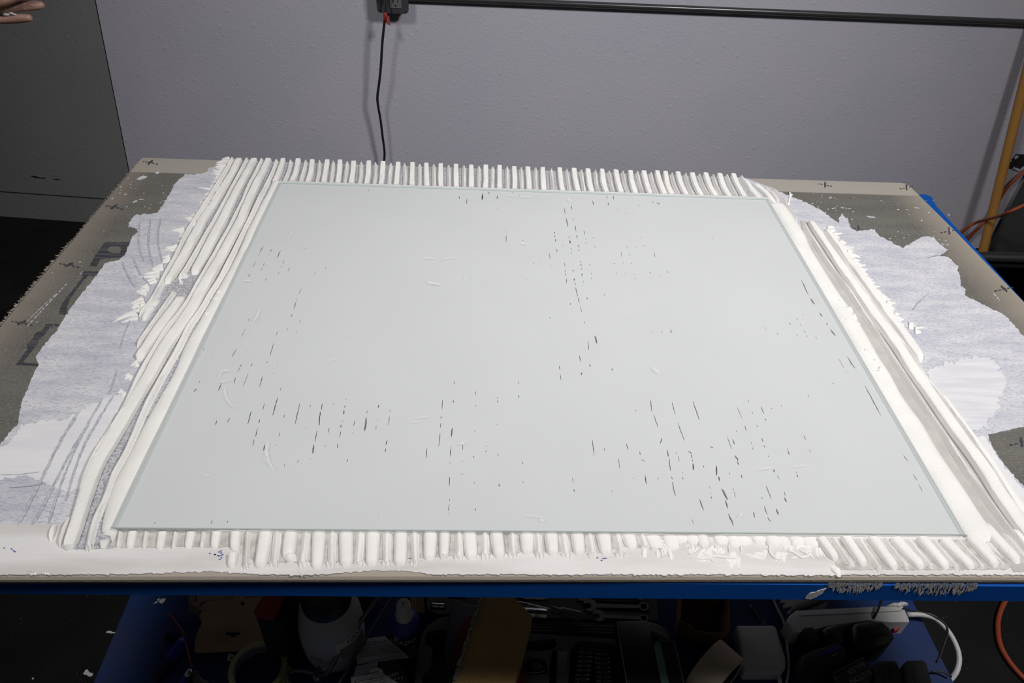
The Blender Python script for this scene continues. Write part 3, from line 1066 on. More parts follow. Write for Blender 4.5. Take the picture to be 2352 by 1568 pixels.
floor_patch([(1840, 505), (1890, 528), (2110, 832), (2150, 890), (2300, 1103), (2420, 1270), (2440, 1316), (2330, 1312), (2240, 1190), (2110, 990), (1960, 750), (1850, 570)], 56, 'groove_side')
mb = MB()
rs = random.Random(2)
for cx, cy in ((22, 1262), (505, 1268), (495, 1275), (508, 1280), (873, 1262), (908, 1274), (1372, 1263), (1380, 1282), (935, 1285)):
    for i in range(4):
        x, y = cx + rs.uniform(-14, 14), cy + rs.uniform(-5, 5)
        ring = [(x + 2.6 * math.cos(q), y + 1.5 * math.sin(q)) for q in np.linspace(0, 2 * math.pi, 8)[:-1]]
        sheet(mb, [B(*q, .0016) for q in ring], [], .0012, .0016)
mb.build('ink_dots', M['blue_ink'], t_board)['kind'] = 'stuff'

PROF = {'flat': [(-.5, 0), (-.49, .55), (-.465, .86), (-.40, .985), (-.15, 1.0), (.15, 1.0), (.40, .985), (.465, .86), (.49, .55), (.5, 0)],
        'round': [(-.5, 0), (-.47, .42), (-.40, .74), (-.28, .93), (-.1, 1.0), (.1, 1.0), (.28, .93), (.40, .74), (.47, .42), (.5, 0)],
        'sharp': [(-.5, 0), (-.36, .22), (-.24, .55), (-.12, .9), (0, 1.0), (.12, .9), (.24, .55), (.36, .22), (.5, 0)],
        'low': [(-.5, 0), (-.45, .5), (-.3, .85), (-.1, 1.0), (.15, .95), (.35, .8), (.46, .45), (.5, 0)]}
RID = [0]


def ridge(px, wpx, h, kind, t0=2.0, t1=2.0, name='ridge', step=.006, zoff=.0004, wob=.06, horn=False, mat='mortar', z=0.0):
    """a combed ridge following an image-space track on the board; widths in image pixels"""
    RID[0] += 1
    sd_ = RID[0] * 7 + 1
    P = [B(x, y, z) for x, y in px]
    ws = [wpx] * len(px) if np.isscalar(wpx) else list(wpx)
    wm = [w * mpp(x, y) for (x, y), w in zip(px, ws)]
    pts = catmull([np.append(p, w * {'flat': .90, 'round': 1.0, 'sharp': .82, 'low': 1.0}[kind]) for p, w in zip(P, wm)], step)
    n = len(pts)
    prof = PROF[kind]
    m = len(prof)
    q_ = max(3, .045 / step)
    nz = [noise1(sd_ + k * 13, n, q_ + k % 3) for k in range(4)]
    sw = [noise1(sd_ + 100 + k, n, q_ * .5) for k in range(m)]
    dist = [0]
    for i in range(1, n):
        dist.append(dist[-1] + np.linalg.norm(pts[i][:3] - pts[i - 1][:3]))
    T = dist[-1]
    vs = []
    for i in range(n):
        d = (pts[min(i + 1, n - 1)] - pts[max(i - 1, 0)])[:3]
        d /= np.linalg.norm(d) + 1e-12
        nn = np.array([d[1], -d[0], 0])
        w = pts[i][3] * (1 + wob * nz[0][i])
        hh = h * (1 + .10 * nz[1][i])
        e0 = min(1, dist[i] / (t0 * .004 + 1e-6)) if t0 else 1
        e1 = min(1, (T - dist[i]) / (t1 * .004 + 1e-6)) if t1 else 1
        e = min(e0, e1)
        e = math.sqrt(max(0, 1 - (1 - e) ** 2))
        c = pts[i][:3] + nn * w * .10 * nz[2][i]
        for k, (u, v_) in enumerate(prof):
            vs.append(c + nn * u * w * (.55 + .45 * e) + np.array([0, 0, zoff + v_ * hh * (.12 + .88 * e) * (1 + .05 * sw[k][i])]))
    fs = []
    for i in range(n - 1):
        for k in range(m - 1):
            fs.append((i * m + k, i * m + k + 1, (i + 1) * m + k + 1, (i + 1) * m + k))
    fs.append(tuple(range(m)))
    fs.append(tuple((n - 1) * m + k for k in range(m))[::-1])
    mb = MB().add(vs, fs)
    if horn:                         # torn points where the trowel lifted off
        d = (pts[-1] - pts[-3])[:3]
        d /= np.linalg.norm(d)
        nn = np.array([d[1], -d[0], 0])
        w = pts[-1][3]
        rs = random.Random(sd_)
        for u in (-.36, rs.uniform(-.1, .1), .36):
            b = pts[-1][:3] + nn * u * w - d * .003
            r_ = w * rs.uniform(.16, .24)
            tip = b + d * rs.uniform(.004, .008) + np.array([0, 0, .0008])
            bb = [b + nn * r_, b + np.array([0, 0, h * .8]) - d * .002, b - nn * r_, b - np.array([0, 0, -.0003])]
            bb = [q + np.array([0, 0, .0006]) for q in bb]
            mb.add(bb + [tip], [(0, 1, 4), (1, 2, 4), (2, 3, 4), (3, 0, 4)])
    o = mb.build(name, M[mat], t_mort)
    return sharp_smooth(o, 80 if kind in ('round', 'low') else 48)


# ---- torn flaps of mortar along the outer edges
def flap(x, y, ang, L_, w, h, seed, name='torn_flap'):
    """thin torn tongues of mortar starting at (x,y), pointing at image angle ang (deg)"""
    rs = random.Random(seed)
    mb = MB()
    for q in range(3):
        aa = math.radians(ang + rs.uniform(-10, 10))
        d = np.array([math.cos(aa), math.sin(aa)])
        nn = np.array([-d[1], d[0]])
        o0 = np.array([x, y]) + nn * (q - 1) * w * .55
        Lq = L_ * rs.uniform(.45, 1.0)
        wq = w * rs.uniform(.55, .95)
        hq = h * rs.uniform(.35, .8)
        bend = rs.uniform(-.25, .25)
        n, m = 8, 5
        vs, fs = [], []
        for i in range(n):
            u = i / (n - 1)
            wi = wq * (1 - u ** 1.8) * (1 + .2 * rs.uniform(-1, 1)) + .4
            for k in range(m):
                t_ = k / (m - 1) - .5
                p = o0 + d * Lq * u + nn * (t_ * wi + bend * Lq * u * u + rs.uniform(-.4, .4))
                zz = .0011 + hq * (1 - u * .8) * (1 - (2 * t_) ** 2) * (1 + .35 * math.sin(4 * u + seed + q)) + (.0006 if k % 2 else 0) * rs.random()
                vs.append(B(p[0], p[1], 0) * [1, 1, 0] + [0, 0, max(.001, zz)])
        for i in range(n - 1):
            for k in range(m - 1):
                fs.append((i * m + k, i * m + k + 1, (i + 1) * m + k + 1, (i + 1) * m + k))
        nb = len(vs)
        vs += [(p[0], p[1], .0005) for p in vs]
        for i in range(n - 1):
            for k in (0, m - 1):
                a_, b_ = i * m + k, (i + 1) * m + k
                fs.append((a_, b_, b_ + nb, a_ + nb))
        fs.append(tuple(range(m)) + tuple(nb + k for k in range(m))[::-1])
        mb.add(vs, fs)
    return sharp_smooth(mb.build(name, M['mortar'], t_mort), 60)


HR = .0078
# ---- back band
flats_top = [651, 686, 719, 752, 781, 814, 848, 880, 914, 947, 980, 1013, 1048, 1083, 1116, 1148, 1181, 1213, 1246, 1285, 1317, 1350, 1381, 1414, 1446, 1478, 1509, 1526, 1556, 1588, 1619, 1652, 1684]
flats_bot = [633, 671, 708, 744, 776, 808, 842, 876, 911, 946, 980, 1013, 1048, 1083, 1115, 1148, 1182, 1215, 1248, 1291, 1326, 1359, 1392, 1426, 1460, 1493, 1526, 1543, 1576, 1609, 1643, 1675, 1709]
ytop = lambda x: 359 + (x - 327) * .0342 + 1.0
ybot = lambda x: 417 + (x - 643) * .0339 + 6
for i, (a, b) in enumerate(zip(flats_top, flats_bot)):
    mid = ((a + b) / 2 + (a - b) * .12, (ytop(a) + ybot(b)) / 2)
    ridge([(a, ytop(a)), mid, (b, ybot(b))], [12.5, 13, 13.5], .0078, 'flat', 0, 0)
    if i + 1 < len(flats_top):
        a2, b2 = (a + flats_top[i + 1]) / 2, (b + flats_bot[i + 1]) / 2
        if flats_top[i + 1] - a > 22:
            mid = ((a2 + b2) / 2 + (a2 - b2) * .12, (ytop(a2) + ybot(b2)) / 2)
            ridge([(a2, ytop(a2)), mid, (b2, ybot(b2))], 14, .0084, 'sharp', .5, 0)
ridge([(1700, ytop(1700)), (1714, 430), (1732, ybot(1732))], 11, .008, 'sharp', .5, 0)
ridge([(1712, 416), (1728, 440), (1745, ybot(1745))], 12, .006, 'low', 2, 0)
ridge([(1730, 424), (1750, 440), (1766, 457), (1790, 490)], 12, .006, 'flat', 2, 2)
ridge([(1752, 433), (1772, 450), (1788, 470)], 10, .007, 'sharp', 2, 2)
ridge([(1772, 436), (1794, 458), (1810, 482), (1832, 512)], 9, .007, 'sharp', 2, 3)

# ---- left band
ridge([(537, 366), (500, 429), (440, 519), (396, 608), (352, 690), (320, 728)], [15, 16, 17, 18, 17, 10], HR, 'sharp', .5, 4)
ridge([(551, 367), (518, 429), (464, 519), (414, 608), (384, 655)], [15, 19, 23, 24, 20], HR, 'flat', .5, 3)
ridge([(366, 690), (345, 715), (330, 738)], [18, 20, 12], .005, 'low', 3, 3)
ridge([(569, 367), (536, 429), (488, 519), (437, 608), (413, 645)], [15, 16, 18, 20, 18], HR, 'sharp', .5, 2)
ridge([(402, 672), (367, 727), (335, 772), (316, 800)], [18, 20, 20, 14], HR, 'sharp', 2, 3)
ridge([(585, 368), (553, 429), (509, 519), (460, 608), (446, 634)], [15, 19, 23, 25, 22], HR, 'flat', .5, 4)
ridge([(420, 683), (390, 730), (357, 778), (322, 832)], [20, 27, 28, 24], HR, 'flat', 3, 2)
ridge([(604, 368), (574, 429), (533, 519), (482, 608), (446, 672), (412, 727), (381, 765), (348, 818), (318, 871), (289, 934), (264, 980), (229, 1034), (207, 1075), (192, 1115), (184, 1160)],
      [15, 16, 18, 20, 22, 23, 25, 27, 28, 28, 28, 26, 22, 18, 9], HR, 'sharp', .5, 4)
ridge([(620, 369), (591, 429), (550, 519), (503, 608), (463, 680), (437, 727), (410, 765), (384, 800), (342, 871), (303, 938), (257, 1020), (224, 1074), (203, 1130), (186, 1185), (167, 1247), (161, 1266)],
      [15, 19, 23, 26, 29, 31, 32, 34, 36, 37, 38, 37, 36, 35, 34, 28], HR * 1.05, 'flat', .5, 2)
ridge([(637, 370), (613, 429), (568, 519), (524, 608), (487, 675), (457, 727), (430, 765), (388, 845), (355, 908), (322, 975), (292, 1041), (263, 1095), (245, 1148), (224, 1193), (212, 1236), (207, 1266)],
      [15, 17, 19, 22, 24, 26, 27, 30, 30, 30, 30, 30, 29, 28, 28, 24], HR, 'sharp', .5, 2, horn=True)
ridge([(640, 420), (598, 508), (562, 590), (520, 670), (482, 740), (450, 800), (414, 880), (352, 1000), (306, 1088), (284, 1140), (262, 1202), (248, 1232)],
      [22, 30, 34, 38, 40, 44, 46, 50, 52, 50, 46, 34], .0078, 'low', 1, 2, name='pressed_margin', wob=.1)
# bits at the lower left
ridge([(130, 1203), (122, 1222), (117, 1248)], [8, 13, 10], .005, 'flat', 3, 3)
ridge([(166, 1188), (150, 1215), (137, 1260)], [14, 20, 15], .006, 'sharp', 3, 2)
ridge([(246, 1238), (236, 1262)], [26, 22], .006, 'flat', 2, 2)

# ---- front band
lipx = [(262, 1215), (500, 1217), (800, 1220), (1100, 1221), (1400, 1223), (1700, 1227), (2000, 1231), (2215, 1235)]
ridge(lipx, 24, .0066, 'low', 1, 1, name='pressed_lip', wob=.12, step=.008)
def frow(xs, y0, y1s, slant, w, h, kind, horn):
    for i, (x, y1) in enumerate(zip(xs, y1s)):
        a = (x - slant * .45, y0)
        b = (x + slant * .55, y1)
        kind = 'round' if kind == 'flat' else kind
        ridge([a, ((a[0] + b[0]) / 2, (a[1] + b[1]) / 2), b], [w * 1.06, w, w * .95], h, kind, 0, 2.6 if kind == 'round' else 1.0, step=.0030, horn=horn)
frow([303, 370, 436, 497], 1226, [1262, 1265, 1263, 1262], -6, 22, .0052, 'flat', False)
frow([275, 335, 403, 467], 1226, [1262, 1263, 1263, 1262], -6, 19, .0048, 'sharp', False)
frow([540], 1226, [1266], -2, 26, .0066, 'flat', False)
frow([534], 1277, [1307], -3, 22, .0066, 'flat', False)
frow([570], 1226, [1306], -6, 20, .006, 'sharp', True)
FX = [607, 668, 731, 796, 859, 922, 987, 1020, 1082, 1145, 1208, 1267, 1328, 1389, 1448]
FY = [1307, 1284, 1309, 1304, 1302, 1302, 1290, 1288, 1288, 1284, 1276, 1279, 1277, 1277, 1262]
FS = [-10, -6, -6, -4, -3, -1, 0, 2, 3, 5, 5, 6, 8, 10, 14]
for x, y, s_ in zip(FX, FY, FS):
    frow([x], 1219 + (x - 600) * .006, [y], s_, 31 if x != 1020 else 24, .0064, 'flat', False)
for x, y, s_ in zip([635, 700, 763, 827, 890, 953, 1053, 1114, 1176, 1237, 1296, 1357, 1418, 1476], [1303, 1302, 1303, 1302, 1301, 1300, 1288, 1284, 1280, 1280, 1282, 1281, 1281, 1264],
                    [-8, -5, -4, -3, -2, 0, 2, 3, 4, 6, 8, 9, 11, 14]):
    frow([x], 1219 + (x - 600) * .006, [y], s_, 31, .0060, 'sharp', True)
# smeared stretch, then slanted ridges at the right
for x, y in ((1505, 1258), (1535, 1268), (1562, 1252), (1590, 1255), (1620, 1256), (1652, 1252), (1680, 1258), (1708, 1252), (1738, 1256), (1770, 1255), (1800, 1258), (1830, 1254), (1862, 1256)):
    frow([x + (x * 7) % 9 - 4], 1230, [y + (x * 13) % 11 - 4], 9, 30 + (x * 5) % 12, .0040 + .0003 * (x % 7), 'low', False)
for px, w in (([(1590, 1278), (1610, 1286), (1640, 1280), (1680, 1284), (1700, 1280)], 8), ([(1770, 1250), (1768, 1270), (1785, 1286), (1800, 1278)], 7), ([(1800, 1262), (1825, 1272), (1840, 1282), (1860, 1276)], 7),
              ([(1612, 1250), (1616, 1268)], 5), ([(1672, 1250), (1676, 1276)], 5), ([(1700, 1246), (1703, 1276)], 5), ([(1535, 1255), (1540, 1276), (1543, 1288)], 12), ([(1480, 1256), (1478, 1284)], 14),
              ([(1510, 1262), (1512, 1284)], 10), ([(1830, 1262), (1862, 1280), (1872, 1286)], 6), ([(1720, 1284), (1745, 1272), (1760, 1284)], 6)):
    ridge(px, w, .003, 'low', 2, 2, name='curled_scrap', step=.004)
rs = random.Random(44)
for i in range(20):
    x = rs.uniform(1500, 1885)
    y = rs.uniform(1240, 1286)
    flap(x, y, rs.choice([70, 95, 110, 200, 250, 20]) + rs.uniform(-20, 20), rs.uniform(12, 34), rs.uniform(8, 18), rs.uniform(.0015, .0045) * (1 if y < 1270 else .6), 600 + i)
for i in range(16):
    x, y = rs.uniform(1500, 1870), rs.uniform(1246, 1282)
    a_ = rs.uniform(0, 6.28)
    L1 = rs.uniform(7, 18)
    ridge([(x, y), (x + L1 * math.cos(a_), y + L1 * .5 * math.sin(a_)), (x + L1 * 1.8 * math.cos(a_ + .9), y + L1 * .9 * math.sin(a_ + .9))], rs.uniform(5, 11), rs.uniform(.0018, .0035), 'low', 2, 2, name='curled_scrap', step=.003)
SL = [((1884, 1241), (1920, 1290), 24), ((1940, 1238), (1985, 1303), 27), ((1999, 1238), (2056, 1311), 29), ((2055, 1240), (2116, 1310), 29), ((2111, 1241), (2174, 1310), 29), ((2169, 1243), (2232, 1310), 29), ((2228, 1242), (2288, 1305), 29)]
for a, b, w in SL:
    ridge([a, ((a[0] + b[0]) / 2 - 1, (a[1] + b[1]) / 2), b], [w * 1.05, w, w * .95], .0072, 'round', 0, 2.6, step=.0030)
for a, b, w in (((1912, 1240), (1958, 1306), 22), ((1970, 1240), (2021, 1314), 20), ((2030, 1241), (2084, 1312), 20), ((2085, 1242), (2142, 1310), 20), ((2142, 1243), (2200, 1312), 20), ((2200, 1244), (2258, 1310), 20), ((2252, 1246), (2306, 1306), 20)):
    ridge([a, ((a[0] + b[0]) / 2 - 1, (a[1] + b[1]) / 2), b], w, .0054, 'sharp', 0, .8, step=.0030, horn=True)
ridge([(2255, 1200), (2290, 1245), (2338, 1298)], [24, 30, 28], .0072, 'round', 3, 3)
ridge([(2300, 1225), (2345, 1278), (2375, 1310)], [20, 22, 20], .006, 'sharp', 3, 2)
ridge([(2320, 1215), (2370, 1270), (2410, 1312)], [28, 32, 32], .007, 'round', 2, 3)
ridge([(1905, 1296), (1920, 1310), (1928, 1326)], [16, 22, 12], .004, 'low', 2, 2, name='curled_scrap')

# ---- right band
ridge([(1782, 470), (1812, 520), (1862, 605), (1921, 700), (1978, 800), (2020, 868), (2072, 960), (2130, 1055), (2190, 1150), (2258, 1246)],
      [36, 37, 40, 45, 50, 54, 59, 65, 70, 74], .0082, 'low', 1, 2, name='pressed_margin', wob=.08)
ridge([(1842, 518), (1897, 604), (1958, 689), (2016, 775), (2063, 850), (2115, 929), (2156, 992), (2207, 1069), (2258, 1142), (2306, 1209), (2338, 1250), (2385, 1310)],
      [13, 15, 17, 19, 20, 21, 22, 22, 23, 23, 24, 24], HR * 1.1, 'sharp', 3, 2)
ridge([(1858, 512), (1876, 540), (1921, 606), (1983, 696), (2038, 770), (2080, 832), (2131, 904), (2182, 980), (2233, 1056), (2290, 1140), (2341, 1213), (2410, 1310)],
      [13, 17, 21, 25, 28, 30, 32, 33, 34, 35, 36, 37], HR * 1.15, 'flat', 3, 2)
ridge([(1879, 527), (1921, 585), (1977, 665), (2038, 751), (2093, 827), (2137, 890), (2182, 950), (2226, 1012), (2265, 1069), (2303, 1130), (2348, 1197), (2420, 1300)],
      [10, 13, 16, 18, 20, 20, 20, 21, 21, 22, 22, 22], HR * 1.1, 'sharp', 3, 2)
ridge([(1894, 530), (1946, 598), (2004, 676), (2056, 751), (2100, 810), (2114, 834)], [12, 17, 21, 23, 22, 12], HR, 'flat', 3, 3)
ridge([(2160, 905), (2200, 960), (2250, 1030), (2300, 1103), (2345, 1165), (2420, 1270)], [10, 16, 20, 24, 26, 28], .004, 'low', 3, 2)


rs = random.Random(12)
for i, (x, y) in enumerate(Z(0, 340, 3.36, [(1770, 100), (1740, 140), (1725, 190), (1715, 225), (1705, 255), (1690, 285), (1680, 310), (1650, 345), (1640, 372), (1620, 410), (1600, 445), (1580, 470),
                                           (1560, 500), (1535, 540), (1510, 570), (1420, 640), (1430, 690), (1370, 770), (1310, 850), (1255, 920), (1230, 975), (1200, 1010), (1150, 1090), (1130, 1120), (1110, 1190), (1080, 1240), (1060, 1300)])):
    flap(x + 2, y, 176 + rs.uniform(-8, 14), rs.uniform(18, 40) * (1 if i < 15 else 1.1), rs.uniform(7, 13), rs.uniform(.002, .0042), i)
flap(318, 725, 172, 62, 14, .004, 77)
flap(335, 700, 165, 40, 14, .005, 78)
for i, (x, y) in enumerate(Z(1750, 420, 3.266, [(500, 350), (520, 375), (545, 405), (590, 455), (620, 490), (650, 525), (670, 560), (690, 600), (715, 640), (735, 660), (745, 695), (770, 725), (800, 765), (820, 800),
                                               (870, 838), (905, 865), (945, 915), (965, 950), (1005, 1000), (1025, 1035), (1110, 1075), (1155, 1112)])):
    flap(x - 3, y, -2 + rs.uniform(-5, 14), rs.uniform(18, 30), rs.uniform(7, 11), rs.uniform(.002, .0036), 100 + i)
for i, (x, y) in enumerate(((1817, 450), (1815, 462), (2216, 985), (2228, 1000), (2240, 1018), (2252, 1036), (2262, 1052), (2275, 1070), (2290, 1090), (2302, 1108))):
    flap(x - 4, y, rs.uniform(-20, 25), 8 if y < 480 else rs.uniform(12, 20), rs.uniform(7, 11), .0018, 140 + i)
for i, (x, y, a_) in enumerate(((300, 862, 130), (285, 900, 130), (230, 1012, 160), (318, 835, 150), (340, 800, 120), (75, 1325, 95), (105, 1323, 95), (690, 1318, 150))):
    flap(x, min(y, 1317), a_, 6 if y > 1315 else rs.uniform(14, 22), rs.uniform(7, 12), .0028, 160 + i)


def lump(x, y, r, h, seed, z=0.0):
    rs = random.Random(seed)
    c = B(x, y, z)
    rm = r * mpp(x, y)
    vs, fs = [c * [1, 1, 0] + [0, 0, h + z]], []
    for j, (fr, fh) in enumerate(((.35, .92), (.7, .6), (1.0, .0))):
        for k in range(10):
            a_ = 2 * math.pi * k / 10
            q = rm * fr * (1 + .25 * rs.uniform(-1, 1))
            vs.append(c * [1, 1, 0] + [q * math.cos(a_), q * math.sin(a_) * .9, z + .0006 + h * fh * (1 + .2 * rs.uniform(-1, 1))])
    for k in range(10):
        fs.append((0, 1 + k, 1 + (k + 1) % 10))
        for j in range(2):
            a_, b_ = 1 + j * 10 + k, 1 + j * 10 + (k + 1) % 10
            fs.append((a_, a_ + 10, b_ + 10, b_))
    return sharp_smooth(MB().add(vs, fs).build('lump', M['mortar'], t_mort), 80)


for i, (x, y, r, h) in enumerate(((425, 637, 9, .008), (417, 652, 6, .006), (340, 715, 9, .008), (352, 712, 6, .007), (497, 695, 11, .0095), (478, 730, 9, .0095), (462, 770, 8, .009), (505, 680, 8, .0095),
                                  (1945, 718, 13, .0095), (1958, 735, 11, .0095), (1940, 745, 10, .009), (1968, 752, 8, .009), (1985, 815, 10, .0105), (2000, 820, 9, .010), (2004, 838, 8, .010), (2016, 855, 9, .010), (2012, 862, 6, .010),
                                  (1903, 668, 7, .009), (1925, 700, 8, .0095), (1022, 1280, 9, .006), (668, 1282, 17, .0066), (382, 912, 6, .009))):
    lump(x, y, r, h, 300 + i)

